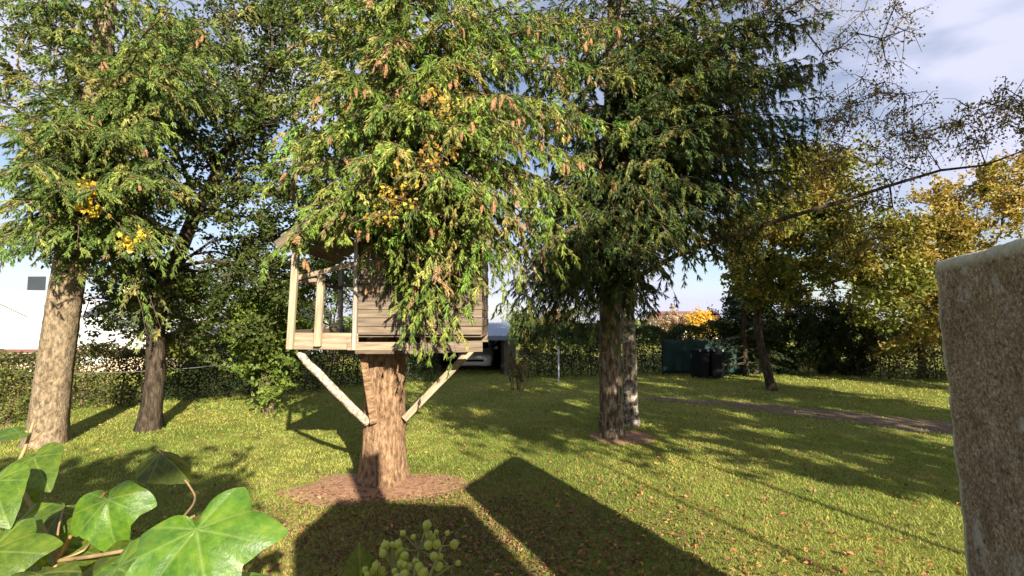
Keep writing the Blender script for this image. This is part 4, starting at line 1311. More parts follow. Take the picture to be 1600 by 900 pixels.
# ================================================================== BACKGROUND BUILDINGS
M['render_white'] = plain_mat('white_render', (.60, .58, .56), .85, .05, 3)
M['render_beige'] = plain_mat('beige_render', (.55, .42, .29), .85, .08, 3)
M['fascia'] = plain_mat('brown_fascia', (.16, .075, .06), .6, .1, 5)
M['slate'] = plain_mat('slate_roof', (.15, .155, .175), .6, .2, 9)
M['roof_pale'] = plain_mat('pale_metal_roof', (.62, .60, .58), .5, .05, 2)
M['glass'] = plain_mat('dark_glass', (.03, .035, .04), .12, .1, 2, spec=.8)
M['carport_roof'] = plain_mat('blue_grey_sheet', (.16, .20, .26), .5, .1, 4)
M['dark_wood'] = plain_mat('dark_boards', (.025, .02, .017), .8, .2, 8)
M['stone'] = plain_mat('grey_stone_wall', (.22, .19, .15), .9, .25, 7, bumps=.02)
M['metal'] = plain_mat('galvanised_steel', (.42, .43, .44), .45, .1, 10, metal=.6)
M['plastic'] = plain_mat('dark_bin_plastic', (.009, .010, .013), .75, .15, 6, spec=.15)
M['plastic_pale'] = plain_mat('pale_bin_grip', (.35, .36, .38), .5, .1, 6)
M['rubber'] = plain_mat('tyre_rubber', (.012, .012, .012), .8, .1, 6)
M['carpaint'] = plain_mat('silver_white_paint', (.74, .75, .77), .25, .02, 2, spec=.6)
M['teal'] = plain_mat('teal_screen', (.006, .034, .028), .7, .2, 5)
M['lamp'] = plain_mat('lamp_glass', (.6, .6, .58), .2, .05, 4, spec=.7)
M['chrome'] = plain_mat('chrome', (.5, .5, .52), .2, .05, 4, metal=1)

def gable_house(name, label, x0, x1, y0, y1, eave, ridge, axis, wallm, roofm, wins=(), chimney=None):
    root = empty(name, ((x0 + x1) / 2, y0, 0), label, 'house')
    if axis == 'x':
        ym = (y0 + y1) / 2
        V = [(x0, y0, -.5), (x1, y0, -.5), (x1, y1, -.5), (x0, y1, -.5), (x0, y0, eave), (x1, y0, eave), (x1, y1, eave), (x0, y1, eave), (x0, ym, ridge), (x1, ym, ridge)]
        F = [(0, 1, 5, 4), (2, 3, 7, 6), (1, 2, 6, 9, 5), (3, 0, 4, 8, 7)]
    else:
        xm = (x0 + x1) / 2
        V = [(x0, y0, -.5), (x1, y0, -.5), (x1, y1, -.5), (x0, y1, -.5), (x0, y0, eave), (x1, y0, eave), (x1, y1, eave), (x0, y1, eave), (xm, y0, ridge), (xm, y1, ridge)]
        F = [(0, 1, 5, 8, 4), (2, 3, 7, 9, 6), (1, 2, 6, 5), (3, 0, 4, 7)]
    me = bpy.data.meshes.new('walls')
    me.from_pydata([tuple(np.array(v) - ORIGIN[root.name]) for v in V], [], F)
    link('walls', me, wallm, root)
    o_ = .35
    if axis == 'x':
        k = (ridge - eave) / (ym - y0)
        for s in (-1, 1):
            ya = y0 - o_ if s < 0 else y1 + o_
            bm_roof(root, [(x0 - o_, ya, eave - o_ * k), (x1 + o_, ya, eave - o_ * k), (x1 + o_, ym, ridge), (x0 - o_, ym, ridge)], roofm)
        aabox('gutter', (x0 - o_, y0 - o_ - .12, eave - o_ * k - .14), (x1 + o_, y0 - o_ - .02, eave - o_ * k - .01), M['fascia'], root, .02)
    else:
        k = (ridge - eave) / (xm - x0)
        for s in (-1, 1):
            xa = x0 - o_ if s < 0 else x1 + o_
            bm_roof(root, [(xa, y0 - o_, eave - o_ * k), (xm, y0 - o_, ridge), (xm, y1 + o_, ridge), (xa, y1 + o_, eave - o_ * k)], roofm)
    for (wx, wz, ww, wh) in wins:
        w = aabox('window', (wx - ww / 2, y0 - .03, wz), (wx + ww / 2, y0 + .05, wz + wh), M['render_white'], root, .01)
        aabox('pane', (wx - ww / 2 + .08, y0 - .045, wz + .08), (wx + ww / 2 - .08, y0 - .035, wz + wh - .08), M['glass'], w, 0)
    if chimney:
        aabox('chimney', (chimney[0] - .3, chimney[1] - .3, chimney[2]), (chimney[0] + .3, chimney[1] + .3, chimney[3]), M['render_beige'], root, .02)
    return root
def bm_roof(root, q, mat, th=.12):
    V = [np.array(p) + np.array([0, 0, .02]) for p in q] + [np.array(p) + np.array([0, 0, .02 + th]) for p in q]
    F = [(0, 1, 2, 3), (4, 5, 6, 7), (0, 1, 5, 4), (1, 2, 6, 5), (2, 3, 7, 6), (3, 0, 4, 7)]
    me = bpy.data.meshes.new('roof')
    me.from_pydata([tuple(v - ORIGIN[root.name]) for v in V], [], F)
    bm = bmesh.new(); bm.from_mesh(me); bmesh.ops.recalc_face_normals(bm, faces=bm.faces); bm.to_mesh(me); bm.free()
    return link('roof', me, mat, root)

def X(px, d): return at(px, 500, d)[0]
def Z(py, d): return at(800, py, d)[2]
# long low white building with brown gutter, left
gable_house('bungalow', 'long low white-roofed bungalow with brown gutter behind the left hedge', X(-250, 22), X(228, 22), 22, 27, Z(540, 22), Z(500, 24.5), 'x', M['render_beige'], M['roof_pale'],
            [(X(-40, 22), .3, 1.2, .7), (X(150, 22), .3, 1.4, .7)])
gable_house('house', 'white gabled house wall rising behind the pale spruce trunk', X(-150, 32), X(62, 32), 32, 40, Z(500, 32), Z(452, 32), 'y', M['render_white'], M['roof_pale'], [(X(5, 32), 1.9, 1.4, 1.1)])
gable_house('house', 'grey slate-roofed house glimpsed right of the pale trunk', X(118, 34), X(235, 34), 34, 42, Z(505, 34), Z(462, 38), 'x', M['render_white'], M['slate'], [(X(160, 34), .8, 1.3, 1.0), (X(205, 34), .8, 1.3, 1.0)], (X(200, 38), 38, 3.5, 5.4))
gable_house('house', 'slate-roofed house hidden behind the broadleaf and bush', X(300, 30), X(452, 30), 30, 38, Z(533, 30), Z(470, 34), 'x', M['render_white'], M['slate'], [(X(350, 30), .2, 1.2, .8)])
gable_house('house', 'pinkish far house with pale roof beside the golden tree', X(1035, 60), X(1135, 60), 60, 68, Z(508, 60), Z(488, 64), 'x', M['render_beige'], M['fascia'], [(X(1060, 60), 0.3, 1.4, 1.1), (X(1120, 60), .3, 1.4, 1.1)])

# carport with car
def carport():
    d0, d1 = 21.2, 26.4
    xl, xr = X(610, d0), X(787, d0)
    zt = Z(527, d0)
    root = empty('carport', ((xl + xr) / 2, d0, 0), 'open carport with blue-grey sheet roof right of the treehouse', 'carport')
    me = bpy.data.meshes.new('roof')
    n = 40
    V, F = [], []
    for j, y in enumerate((d0 - .35, d1 + .2)):
        for k in range(n + 1):
            x = xl - .1 + (xr + .25 - xl + .1) * k / n
            zz = zt + .02 + (.55 if j else 0) + .02 * (k % 2)
            V.append((x, y, zz)); V.append((x, y, zz + .05))
    m = (n + 1) * 2
    for k in range(n):
        a = 2 * k
        F += [(a, a + 2, m + a + 2, m + a), (a + 1, m + a + 1, m + a + 3, a + 3), (a, a + 1, a + 3, a + 2), (m + a, m + a + 2, m + a + 3, m + a + 1)]
    me.from_pydata([tuple(np.array(v) - ORIGIN[root.name]) for v in V], [], F)
    link('roof', me, M['carport_roof'], root)
    aabox('fascia', (xl - .1, d0 - .40, zt - .12), (xr + .28, d0 - .36, zt + .03), M['carport_roof'], root, .01)
    aabox('back_wall', (xl, d1, -.1), (xr, d1 + .12, zt + .5), M['dark_wood'], root, .01)
    aabox('side_wall', (xl, d0 + .1, -.1), (xl + .12, d1 - .01, zt - .0), M['dark_wood'], root, .01)
    aabox('side_wall', (xr - .1, d0 + .35, -.1), (xr, d1 - .01, zt), M['dark_wood'], root, .01)
    for x in (xl + .06, xr - .06):
        aabox('post', (x - .06, d0 - .1, -.1), (x + .06, d0 + .02, zt), M['dark_wood'], root, .01)
    w = aabox('garden_wall', (X(786, 21.5), 21.4, -.05), (X(806, 21.5), 21.8, Z(530, 21.5)), M['stone'], None, .03)
    tag(w, 'short grey stone wall pier at the right end of the carport', 'wall', kind='thing')
carport()

def car():
    base = np.array([X(742, 22.4), 22.4, 0])
    root = empty('parked_car', base, 'silver-white hatchback parked nose out inside the carport', 'car')
    # cross sections from the nose (y=0) to the tail: (y, half width, z bottom, z shoulder, z top, half top width)
    sec = [(0.0, .62, .32, .58, .62, .50), (.10, .80, .22, .66, .72, .62), (.5, .86, .20, .78, .84, .66), (1.05, .87, .20, .86, .95, .68), (1.12, .87, .20, .87, .97, .67), (1.75, .87, .20, .92, 1.42, .56), (2.3, .87, .20, .93, 1.47, .56), (3.2, .86, .20, .94, 1.40, .55), (3.75, .82, .24, .92, 1.0, .60), (3.9, .7, .32, .85, .88, .55)]
    V, F = [], []
    for (y, hw, zb, zs, zt, tw) in sec:
        prof = [(-hw * .92, zb), (-hw, (zb + zs) / 2), (-hw * .97, zs), (-tw, zt - .03), (-tw * .6, zt), (tw * .6, zt), (tw, zt - .03), (hw * .97, zs), (hw, (zb + zs) / 2), (hw * .92, zb)]
        V += [(x + base[0], y + base[1], z) for x, z in prof]
    n = 10
    for i in range(len(sec) - 1):
        for k in range(n):
            a, b_ = i * n + k, i * n + (k + 1) % n
            F.append((a, b_, b_ + n, a + n))
    F.append(tuple(range(n))); F.append(tuple(range((len(sec) - 1) * n, len(sec) * n))[::-1])
    me = bpy.data.meshes.new('body')
    me.from_pydata([tuple(np.array(v) - base) for v in V], [], F)
    bm = bmesh.new(); bm.from_mesh(me); bmesh.ops.recalc_face_normals(bm, faces=bm.faces); bm.to_mesh(me); bm.free()
    for p_ in me.polygons: p_.use_smooth = True
    link('body', me, M['carpaint'], root)
    def quad(name, q, mat, par=root, th=.012):
        q = [np.array(p_) + base for p_ in q]
        nrm = unit(np.cross(q[1] - q[0], q[3] - q[0]))
        V_ = q + [p_ + nrm * th for p_ in q]
        return np_obj(name, V_, [(0, 1, 2, 3), (7, 6, 5, 4), (0, 4, 5, 1), (1, 5, 6, 2), (2, 6, 7, 3), (3, 7, 4, 0)], mat, par)
    quad('windscreen', [(-.62, 1.10, 1.00), (.62, 1.10, 1.00), (.52, 1.70, 1.41), (-.52, 1.70, 1.41)], M['glass'], th=.02)
    for s in (-1, 1):
        quad('side_window', [(s * .845, 1.3, .97), (s * .845, 3.2, .98), (s * .585, 3.0, 1.36), (s * .60, 1.8, 1.36)], M['glass'])
        quad('headlight', [(s * .50, .02, .56), (s * .76, .09, .56), (s * .76, .07, .70), (s * .50, .0, .68)], M['lamp'], th=-.03 * s)
        mir = aabox('wing_mirror', base + np.array([s * .97 - .09, 1.25, .95]), base + np.array([s * .97 + .09, 1.35, 1.08]), M['carpaint'], root, .02)
        for y in (.72, 3.15):
            V_, F_ = lathe([(.18, -.09), (.29, -.09), (.31, -.06), (.31, .06), (.29, .09), (.18, .09)], 20)
            V_ = V_[:, [2, 0, 1]] + base + np.array([s * .78, y, .31])
            wh = np_obj('wheel', V_, F_, M['rubber'], root, smooth=True)
            V_, F_ = lathe([(.01, -.07), (.19, -.07), (.19, .07), (.01, .07)], 16)
            np_obj('rim', V_[:, [2, 0, 1]] + base + np.array([s * .78, y, .31]), F_, M['chrome'], wh)
    quad('grille', [(-.42, -.012, .44), (.42, -.012, .44), (.42, -.012, .54), (-.42, -.012, .54)], M['plastic'])
    quad('bumper', [(-.60, -.02, .30), (.60, -.02, .30), (.62, -.02, .42), (-.62, -.02, .42)], M['carpaint'], th=.04)
car()

# ---- bins
def bin_(x, y, rot, lab):
    base = np.array([x, y, 0.0])
    root = empty('wheelie_bin', base, lab, 'bin', 'wheelie bins by the hedge')
    def taper(name, w0, d0, w1, d1, z0, z1, mat, par):
        V = [(-w0, -d0, z0), (w0, -d0, z0), (w0, d0, z0), (-w0, d0, z0), (-w1, -d1, z1), (w1, -d1, z1), (w1, d1, z1), (-w1, d1, z1)]
        bm = bmesh.new()
        vv = [bm.verts.new(v) for v in V]
        for f in [(3, 2, 1, 0), (4, 5, 6, 7), (0, 1, 5, 4), (1, 2, 6, 5), (2, 3, 7, 6), (3, 0, 4, 7)]:
            bm.faces.new([vv[i] for i in f])
        bmesh.ops.bevel(bm, geom=list(bm.edges), offset=.025, segments=2, affect='EDGES')
        me = bpy.data.meshes.new(name); bm.to_mesh(me); bm.free()
        return link(name, me, mat, par, base)
    taper('body', .21, .24, .27, .31, .06, 1.08, M['plastic'], root)
    taper('rim', .285, .325, .285, .325, 1.05, 1.10, M['plastic'], root)
    lid = taper('lid', .29, .33, .25, .27, 1.11, 1.20, M['plastic'], root)
    for s in (-1, 1):
        o = aabox('handle_grip', base + np.array([s * .17 - .035, -.37, 1.115]), base + np.array([s * .17 + .035, -.30, 1.19]), M['plastic_pale'], lid, .012)
        V, F = lathe([(.02, -.03), (.10, -.03), (.10, .03), (.02, .03)], 14)
        np_obj('wheel', V[:, [2, 0, 1]] + base + np.array([s * .24, .24, .10]), F, M['rubber'], root)
    root.rotation_euler = (0, 0, rot)
bx = on_ground(1108, 591)
bin_(bx[0] - .31, bx[1] + .05, .06, 'dark wheelie bin nearer the paired trunks, left of two')
bin_(bx[0] + .29, bx[1], -.05, 'dark wheelie bin nearer the leaning stem, right of two')

# teal screen on posts behind the bins
def screen():
    y = 20.75
    xa, xb = X(1035, y), X(1168, y)
    root = empty('windbreak_screen', (xa, y, 0), 'teal woven windbreak screen on posts behind the bins', 'fence')
    n, m = 60, 10
    g = np.random.default_rng(3)
    V, F = [], []
    for i in range(n + 1):
        x = xa + (xb - xa) * i / n
        for j in range(m + 1):
            z = .08 + 1.5 * j / m
            V.append((x, y + .03 * math.sin(i * .9) + .02 * math.sin(j * 1.1 + i * .3), z - .08 * math.sin(math.pi * ((i / n * 3) % 1)) * (j / m)))
    for i in range(n):
        for j in range(m):
            a = i * (m + 1) + j
            F.append((a, a + m + 1, a + m + 2, a + 1))
    o = np_obj('cloth', V, np.array(F), M['teal'], root, smooth=True)
    md = o.modifiers.new('thick', 'SOLIDIFY'); md.thickness = .008
    for k in range(4):
        x = xa + (xb - xa) * k / 3
        aabox('post', (x - .035, y + .06, 0), (x + .035, y + .13, 1.66), M['dark_wood'], root, .008)
screen()

# thin metal pole with cap
b = on_ground(873, 597)
root = empty('metal_pole', b, 'thin pale metal pole standing in the grass before the hedge', 'pole')
V, F = lathe([(.05, -.05), (.05, .03), (.033, .04), (.032, 1.72), (.02, 1.74), (.001, 1.745)], 14)
np_obj('tube', V + b, F, M['metal'], root, smooth=True)
V, F = lathe([(.034, 1.66), (.043, 1.665), (.043, 1.70), (.034, 1.705)], 14)
np_obj('collar', V + b, F, M['metal'], root, smooth=True)
bar('hook', b + np.array([-.1, 0, 1.69]), b + np.array([.1, 0, 1.69]), .015, .015, M['metal'], root, .002)

# washing line between the trunks
def wire():
    p0 = trunk_pt(pathC, Z(584, TC[1])) + np.array([.34, .05, 0])
    p1 = at(380, 566, 13.6)
    s = np.linspace(0, 1, 24)
    P = p0 * (1 - s)[:, None] + p1 * s[:, None]
    P[:, 2] -= .06 * 4 * s * (1 - s)
    V, F = tubes(P[None], np.full((1, 24), .009), 6)
    o = np_obj('washing_line', V, F, M['metal'], None, smooth=True)
    tag(o, 'thin grey washing line strung from the pale trunk past the broadleaf', 'line')
wire()

# ================================================================== IVY in the foreground
def ivy():
    m, n, l, p = new_mat('ivy_leaf')
    uvn = n.new('ShaderNodeUVMap')
    oi = n.new('ShaderNodeObjectInfo')
    vein = n.new('ShaderNodeAttribute'); vein.attribute_name = 'Col'      # how close to a vein
    v = objvec(n, l, (1, 1, 1))
    t = noise(n, l, 4, 8, .68, v)
    c1 = ramp(n, l, t.outputs[0], [(.36, (.034, .09, .010)), (.5, (.068, .148, .012)), (.66, (.125, .20, .016))])
    hs = n.new('ShaderNodeHueSaturation')
    mr = n.new('ShaderNodeMapRange'); mr.inputs['To Min'].default_value = .55; mr.inputs['To Max'].default_value = 1.3
    l.new(oi.outputs['Random'], mr.inputs['Value']); l.new(mr.outputs[0], hs.inputs['Value'])
    mr2 = n.new('ShaderNodeMapRange'); mr2.inputs['To Min'].default_value = .46; mr2.inputs['To Max'].default_value = .505
    l.new(oi.outputs['Random'], mr2.inputs['Value']); l.new(mr2.outputs[0], hs.inputs['Hue'])
    l.new(c1.outputs[0], hs.inputs['Color'])
    mx = n.new('ShaderNodeMix'); mx.data_type = 'RGBA'
    mul = n.new('ShaderNodeMath'); mul.operation = 'MULTIPLY'; mul.inputs[1].default_value = .42
    l.new(vein.outputs['Fac'], mul.inputs[0]); l.new(mul.outputs[0], mx.inputs['Factor'])
    l.new(hs.outputs[0], mx.inputs['A']); mx.inputs['B'].default_value = (.30, .38, .12, 1)
    l.new(mx.outputs['Result'], p.inputs['Base Color'])
    p.inputs['Roughness'].default_value = .38
    p.inputs['Specular IOR Level'].default_value = .45
    tn = noise(n, l, 22, 4, .6, v)
    bump(n, l, tn.outputs[0], .25, .004, p)
    tr = n.new('ShaderNodeBsdfTranslucent')
    mm = n.new('ShaderNodeMix'); mm.data_type = 'RGBA'; mm.blend_type = 'MULTIPLY'; mm.inputs['Factor'].default_value = 1
    mm.inputs['B'].default_value = (2.6, 2.1, .7, 1)
    l.new(mx.outputs['Result'], mm.inputs['A']); l.new(mm.outputs['Result'], tr.inputs['Color'])
    ms = n.new('ShaderNodeMixShader'); ms.inputs[0].default_value = .4
    l.new(p.outputs[0], ms.inputs[1]); l.new(tr.outputs[0], ms.inputs[2])
    l.new(ms.outputs[0], n['Material Output'].inputs['Surface'])
    stem_m = plain_mat('ivy_stem', (.30, .20, .10), .6, .25, 20)
    stem_red = plain_mat('ivy_petiole', (.36, .17, .09), .5, .2, 20)

    def leaf_mesh(name, lobes, seed, cup=.12, fold=.0, wave=.02):
        """unit ivy leaf: base at the origin, tip towards +y (length 1), normal +z; lobes list of (angle, radius)"""
        g = np.random.default_rng(seed)
        # outline in polar form round a centre a little above the base
        c = np.array([0, .12])
        an = np.radians(np.array([a % 360 for a, r in lobes], float)); rr = np.array([r for a, r in lobes])
        so = np.argsort(an); an, rr = an[so], rr[so]
        K = 216
        th = np.linspace(0, 2 * np.pi, K, endpoint=False)
        rad = np.interp(th, np.r_[an - 2 * np.pi, an, an + 2 * np.pi], np.r_[rr, rr, rr])
        # smooth it
        for _ in range(1):
            rad = (np.roll(rad, 1) + 2 * rad + np.roll(rad, -1)) / 4
        rings = np.linspace(0, 1, 17)[1:]
        V, F, Cc = [(c[0], c[1], 0)], [], [1.0]
        va = [math.radians(a) for a in (90, 40, 140, 5, 175, -35, 215)]
        for q in rings:
            for k in range(K):
                x = c[0] + q * rad[k] * math.cos(th[k]); y = c[1] + q * rad[k] * math.sin(th[k])
                z = -cup * (x * x + (y - .3) ** 2) + wave * math.sin(5 * th[k] + seed) * q ** 2 + fold * abs(x)
                # main veins are sunk a little
                dv = min(abs((th[k] - a + math.pi) % (2 * math.pi) - math.pi) for a in va) * q * rad[k]
                vn = math.exp(-(dv / .012) ** 2)
                da = min((abs((th[k] - a + math.pi) % (2 * math.pi) - math.pi) for a in va))
                phs = ((q * rad[k] * math.cos(da) - .95 * q * rad[k] * math.sin(da)) * 7.5) % 1
                vn = max(vn, .42 * math.exp(-((phs - .5) / .11) ** 2))
                z -= .018 * math.exp(-(dv / .05) ** 2) * (1 - q)
                V.append((x, y, z)); Cc.append(vn * (1 - .4 * q))
        for k in range(K):
            F.append((0, 1 + k, 1 + (k + 1) % K))
        for i in range(len(rings) - 1):
            for k in range(K):
                a, b_ = 1 + i * K + k, 1 + i * K + (k + 1) % K
                F.append((a, a + K, b_ + K, b_))
        me = bpy.data.meshes.new(name)
        me.from_pydata(V, [], F)
        ca = me.color_attributes.new('Col', 'FLOAT_COLOR', 'POINT')
        cc = np.array(Cc)
        ca.data.foreach_set('color', np.c_[cc, cc, cc, np.ones(len(cc))].astype(np.float32).ravel())
        for p_ in me.polygons: p_.use_smooth = True
        me.materials.append(m)
        return me
    lob5 = [(90, .98), (78, .76), (60, .58), (45, .66), (30, .84), (20, .68), (5, .46), (-12, .48), (-28, .52), (-45, .36), (-65, .2), (-85, .10), (-95, .10), (-115, .2), (-135, .36), (-152, .52), (192, .48), (175, .46), (160, .68), (150, .84), (135, .66), (120, .58), (102, .76)]
    lob1 = [(90, .96), (80, .80), (65, .64), (45, .54), (20, .48), (-5, .42), (-30, .33), (-55, .22), (-82, .10), (-98, .10), (-125, .22), (-150, .33), (185, .42), (160, .48), (135, .54), (115, .64), (100, .80)]
    lob3 = [(90, .96), (78, .74), (60, .56), (42, .56), (28, .68), (15, .58), (-5, .44), (-30, .36), (-60, .2), (-85, .10), (-95, .10), (-120, .2), (-150, .36), (185, .44), (165, .58), (152, .68), (138, .56), (120, .56), (102, .74)]
    me5 = leaf_mesh('leaf', lob5, 1, .38, .12, .05)
    me1 = leaf_mesh('leaf', lob1, 2, .30, .15, .02)
    me3 = leaf_mesh('leaf', lob3, 3, .40, .08, .05)
    mef = leaf_mesh('leaf', lob1, 4, .2, -.75, .02)

    base = np.array([-.80, .86, 1.56])
    root = empty('ivy_plant', base, 'large glossy green ivy in the near left corner', 'ivy')
    def place(me, bpx, tpx, size, normal, d, dt=None):
        """leaf whose base shows at bpx and tip towards tpx"""
        B = at(*bpx, d); T = at(*tpx, dt or d)
        yv = unit(T - B)
        zv = np.array(normal, float); zv = unit(zv - yv * (zv @ yv))
        xv = np.cross(yv, zv)
        mt = Matrix(((xv[0], yv[0], zv[0]), (xv[1], yv[1], zv[1]), (xv[2], yv[2], zv[2])))
        o = bpy.data.objects.new('leaf', me)
        COL.objects.link(o)
        o.parent = root
        o.location = Vector(B - base)
        o.rotation_euler = mt.to_euler()
        o.scale = (size, size, size)
        return o, B
    def stem(name, pts, r0, r1, mat):
        P = np.array(pts)
        s = np.linspace(0, len(P) - 1, 6 * (len(P) - 1) + 1)
        PP = np.stack([np.interp(s, np.arange(len(P)), P[:, k]) for k in range(3)], 1)
        for _ in range(3):
            PP[1:-1] = (PP[:-2] + 2 * PP[1:-1] + PP[2:]) / 4
        V, F = tubes(PP[None], np.linspace(r0, r1, len(PP))[None], 8)
        np_obj(name, V, F, mat, root, smooth=True)
    # the leaves the photograph shows, roughly from front to back
    L = [
        (me5, (303, 808), (330, 975), 0.158, (.15, -.75, .7), .74, .66),
        (me3, (166, 768), (172, 850), 0.116, (.1, -.9, .35), .86, .84),
        (me1, (50, 708), (80, 785), 0.098, (.1, -.7, .75), .95, .88),
        (mef, (246, 702), (318, 762), 0.098, (.35, -.35, .9), .98, .94),
        (me1, (-10, 742), (6, 826), 0.102, (.2, -.8, .6), .85, .80),
        (me3, (20, 815), (62, 900), 0.107, (.0, -.8, .6), .88, .80),
        (me5, (-20, 850), (-10, 960), 0.121, (.1, -.7, .7), .80, .74),
        (me3, (215, 848), (150, 912), 0.121, (-.2, -.6, .8), .84, .78),
        (me1, (120, 850), (118, 915), 0.093, (.1, -.9, .4), .90, .86),
        (me1, (172, 880), (262, 930), 0.130, (-.1, -.5, .85), .72, .66),
        (me3, (70, 885), (20, 940), 0.112, (0, -.6, .8), .76, .70),
        (me1, (40, 673), (-30, 690), 0.084, (.0, -.25, 1), .98, .93),
        (me1, (565, 948), (562, 848), 0.093, (.35, -.85, .3), .85, .86),
        (me1, (150, 838), (175, 878), 0.056, (.2, -.8, .5), .93, .9),
        (me3, (100, 790), (60, 845), 0.093, (-.1, -.7, .7), .97, .93),
        (me1, (18, 760), (70, 800), 0.074, (.2, -.6, .7), .98, .95),
        (me1, (85, 838), (120, 890), 0.074, (-.2, -.7, .6), .95, .92),
        (me3, (260, 870), (225, 960), 0.130, (-.1, -.7, .7), .90, .84),
        (me1, (15, 845), (-30, 800), 0.065, (.1, -.8, .5), .93, .9),
        (me5, (110, 930), (120, 1010), 0.140, (0, -.6, .8), .70, .64),
        (me3, (330, 930), (400, 985), 0.130, (.2, -.6, .8), .86, .80),
    ]
    for a in L:
        place(*a)
    hub = at(90, 876, .88)
    low = np.array([-.80, .86, 1.56])
    stem('stem', [low, at(70, 930, .87), hub, at(60, 810, .93), at(20, 740, .97), at(40, 700, .98), at(52, 660, .99)], .006, .0025, stem_m)
    stem('stem', [hub, at(140, 870, .80), at(210, 858, .76), at(262, 835, .75), at(303, 806, .74)], .0035, .002, stem_m)
    stem('petiole', [np.array([-.30, .88, 1.56]), at(560, 1000, .86), at(565, 948, .85)], .003, .002, stem_m)
    stem('petiole', [hub, at(120, 820, .87), at(166, 768, .86)], .0032, .0022, stem_red)
    stem('petiole', [at(262, 835, .76), at(302, 790, .86), at(306, 775, .92), at(290, 750, .96), at(246, 702, .98)], .0022, .0016, stem_m)
    stem('petiole', [at(30, 735, .97), at(50, 708, .95)], .002, .0016, stem_m)
    stem('petiole', [at(47, 680, .985), at(40, 673, .98)], .002, .0016, stem_m)
    stem('petiole', [at(50, 690, .985), at(70, 670, .98)], .0016, .001, stem_m)
    stem('petiole', [hub, at(130, 862, .87), at(150, 838, .93)], .002, .0016, stem_m)
    stem('petiole', [hub, at(90, 830, .9), at(100, 790, .97)], .002, .0016, stem_m)
    stem('stem', [low, at(0, 900, .9), at(-5, 820, .9), at(-10, 742, .85)], .004, .002, stem_m)
    # flower heads on their own shoot
    base2 = np.array([-.17, .90, 1.56])
    root2 = empty('ivy_shoot', base2, 'ivy shoot with round green flower buds at the bottom of the picture', 'ivy')
    bud_m = plain_mat('ivy_buds', (.34, .38, .06), .5, .25, 30)
    V, F = lathe([(.001, -.5), (.3, -.4), (.48, -.1), (.5, .1), (.36, .36), (.14, .46), (.05, .62), (.001, .62)], 9)
    bud = np_mesh('bud', V, F, smooth=True); bud.materials.append(bud_m)
    g = np.random.default_rng(12)
    heads = [(655, 842, .86, 9, 36), (612, 866, .84, 10, 30), (645, 888, .80, 9, 32), (690, 836, .90, 5, 26), (588, 892, .82, 8, 26), (702, 868, .9, 3, 20)]
    org2 = ORIGIN[root2.name]
    acc = Acc()
    for (px, py, d, nb, sp_) in heads:
        c = at(px, py + 18, d)
        foot = at(640, 940, .84)
        acc.add(*tubes(np.array([[foot, (foot + c) / 2 + g.normal(0, .006, 3), c]]), np.array([[.0028, .0024, .002]]), 6))
        for k in range(nb):
            a = g.uniform(0, 2 * np.pi); el = g.uniform(.0, 1.4)
            dv = np.array([math.cos(a) * math.cos(el), math.sin(a) * math.cos(el), math.sin(el)])
            ln = sp_ / FPX * d * g.uniform(.7, 1.0)
            e = c + dv * ln
            acc.add(*tubes(np.array([[c, (c + e) / 2, e]]), np.array([[.0011, .001, .001]]), 4))
            o = bpy.data.objects.new('bud', bud)
            COL.objects.link(o)
            o.parent = root2
            o.location = Vector(e - org2)
            s = g.uniform(.009, .018)
            o.scale = (s, s, s)
            o.rotation_euler = Vector(dv).to_track_quat('Z', 'Y').to_euler()
    acc.add(*tubes(np.array([[(-.17, .90, 1.56), at(645, 1000, .85), at(640, 940, .84)]]), np.array([[.004, .0035, .003]]), 6))
    sm = plain_mat('ivy_bud_stalk', (.24, .27, .09), .6, .2, 20)
    acc.obj('stalks', sm, root2, True)
ivy()

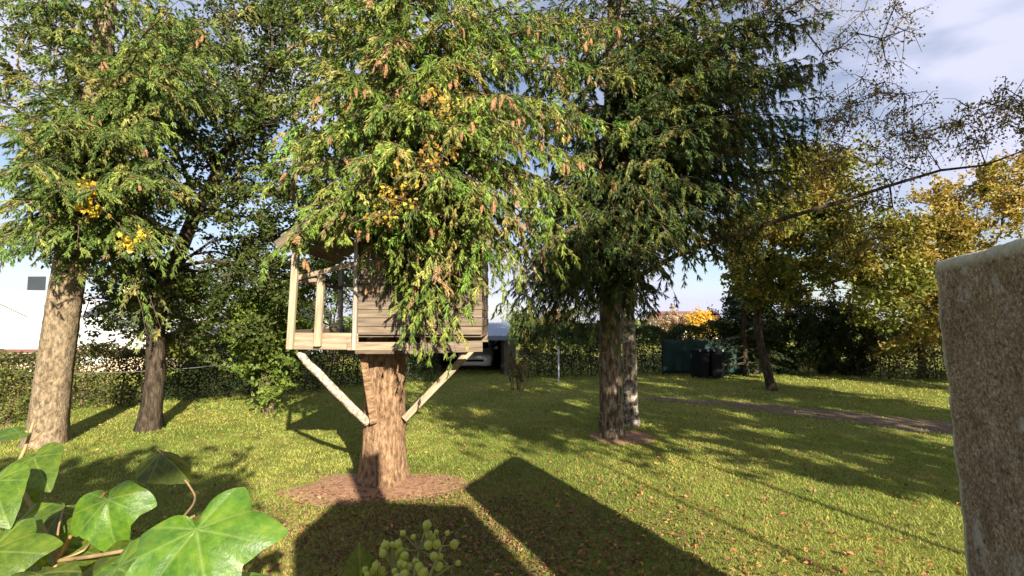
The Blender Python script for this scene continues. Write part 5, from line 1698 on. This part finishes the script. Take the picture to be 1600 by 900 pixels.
# ================================================================== UNSEEN SHED AND TREES ADDED TO CAST SHADOWS (behind and beside the camera)
def shed():  # unseen building, its outline shaped by the shadow it should throw
    u0, u1, v0, v1 = .12, 2.10, -3.8, -1.6
    root = empty('shadow_caster_shed', uv(1.1, -2.7), 'unseen rendered shed with pitched roof, added behind the camera to cast shade', 'shed')
    H, Pk = 3.26, 3.66
    um = .62
    q = [(u0, v0), (u1, v0), (u1, v1), (u0, v1)]
    V = [uv(u, v, 0) for u, v in q] + [uv(u, v, H) for u, v in q] + [uv(um, v0, Pk), uv(um, v1, Pk)]
    F = [(1, 0, 4, 8, 5), (3, 2, 6, 9, 7), (2, 1, 5, 6), (0, 3, 7, 4)]
    me = bpy.data.meshes.new('walls'); me.from_pydata([tuple(v - ORIGIN[root.name]) for v in V], [], F)
    link('walls', me, M['render_beige'], root)
    q = [(.86, -2.2), (1.2, -2.2), (1.2, -1.66), (.86, -1.66)]
    V = [uv(u, v, 3.3) for u, v in q] + [uv(u, v, 4.38) for u, v in q]
    np_obj('chimney', V, [(0, 1, 5, 4), (1, 2, 6, 5), (2, 3, 7, 6), (3, 0, 4, 7), (4, 5, 6, 7)], M['render_beige'], root)  # block added to throw a dark patch onto the foot of the fir
    for (a, b_) in (((u0 - .05, H - .05), (um, Pk)), ((u1 + .01, H - .02), (um, Pk))):
        bm_roof(root, [uv(a[0], v0 - .1, a[1]), uv(b_[0], v0 - .1, b_[1]), uv(b_[0], v1 + .05, b_[1]), uv(a[0], v1 + .05, a[1])], M['slate'], .06)
shed()
tw = empty('terrace_wall', (-.9, .9, 0), 'low stone terrace wall under the ivy, just below the picture', 'wall')
tw['kind'] = 'thing'
aabox('wall_face', (-2.6, .78, -.1), (.55, 1.0, 1.48), M['stone'], tw, .02)
aabox('coping', (-2.63, .75, 1.482), (.58, 1.03, 1.555), M['render_beige'], tw, .015)
def caster_tree(name, label, u, v, zc, r, n, seed, size=.3, th=None):  # unseen tree, placed and sized for the shade it throws
    g = np.random.default_rng(seed)
    b = uv(u, v)
    pts = ellipsoid(uv(u, v, zc), r, n, g, .2)
    return broadleaf(name, b, label, [b, b + [0, 0, zc * .3], b + [0, 0, zc * .75]], .22 if th is None else th, M['bark_dark'], pts, seed, 70, .5, size, PAL_GREEN, [3, 2, 2, 1], group='unseen trees added to cast shade')
caster_tree('shadow_caster_tree', 'wide unseen tree behind the ivy, added to shade the near left lawn', -2.95, -2.8, 4.2, (2.75, 1.2, 1.7), 110, 205, .28, .12)
caster_tree('shadow_caster_tree', 'tall unseen tree beyond the concrete wall, added to shade spruce and lawn', 9.9, -4.2, 8.4, (3.3, 3.0, 7.0), 210, 201)
caster_tree('shadow_caster_tree', 'tall slender unseen tree behind the camera, added to shade the middle lawn', 4.7, -6.0, 7.9, (1.2, 1.0, 1.5), 44, 206, .24, .045)
caster_tree('shadow_caster_tree', 'second unseen tree beyond the concrete wall, added to shade the bins', 14.5, -3.2, 6.4, (2.2, 2.0, 5.0), 130, 202)
caster_tree('shadow_caster_tree', 'third unseen tree far beyond the concrete wall, added for its shade', 22.5, -2.5, 5.0, (3.0, 3.0, 4.4), 100, 203)
caster_tree('shadow_caster_tree', 'slim unseen tree close beyond the concrete wall, added to shade the paired trunks', 6.3, -2.6, 5.7, (1.0, 1.0, 2.0), 34, 204, .24, .055)
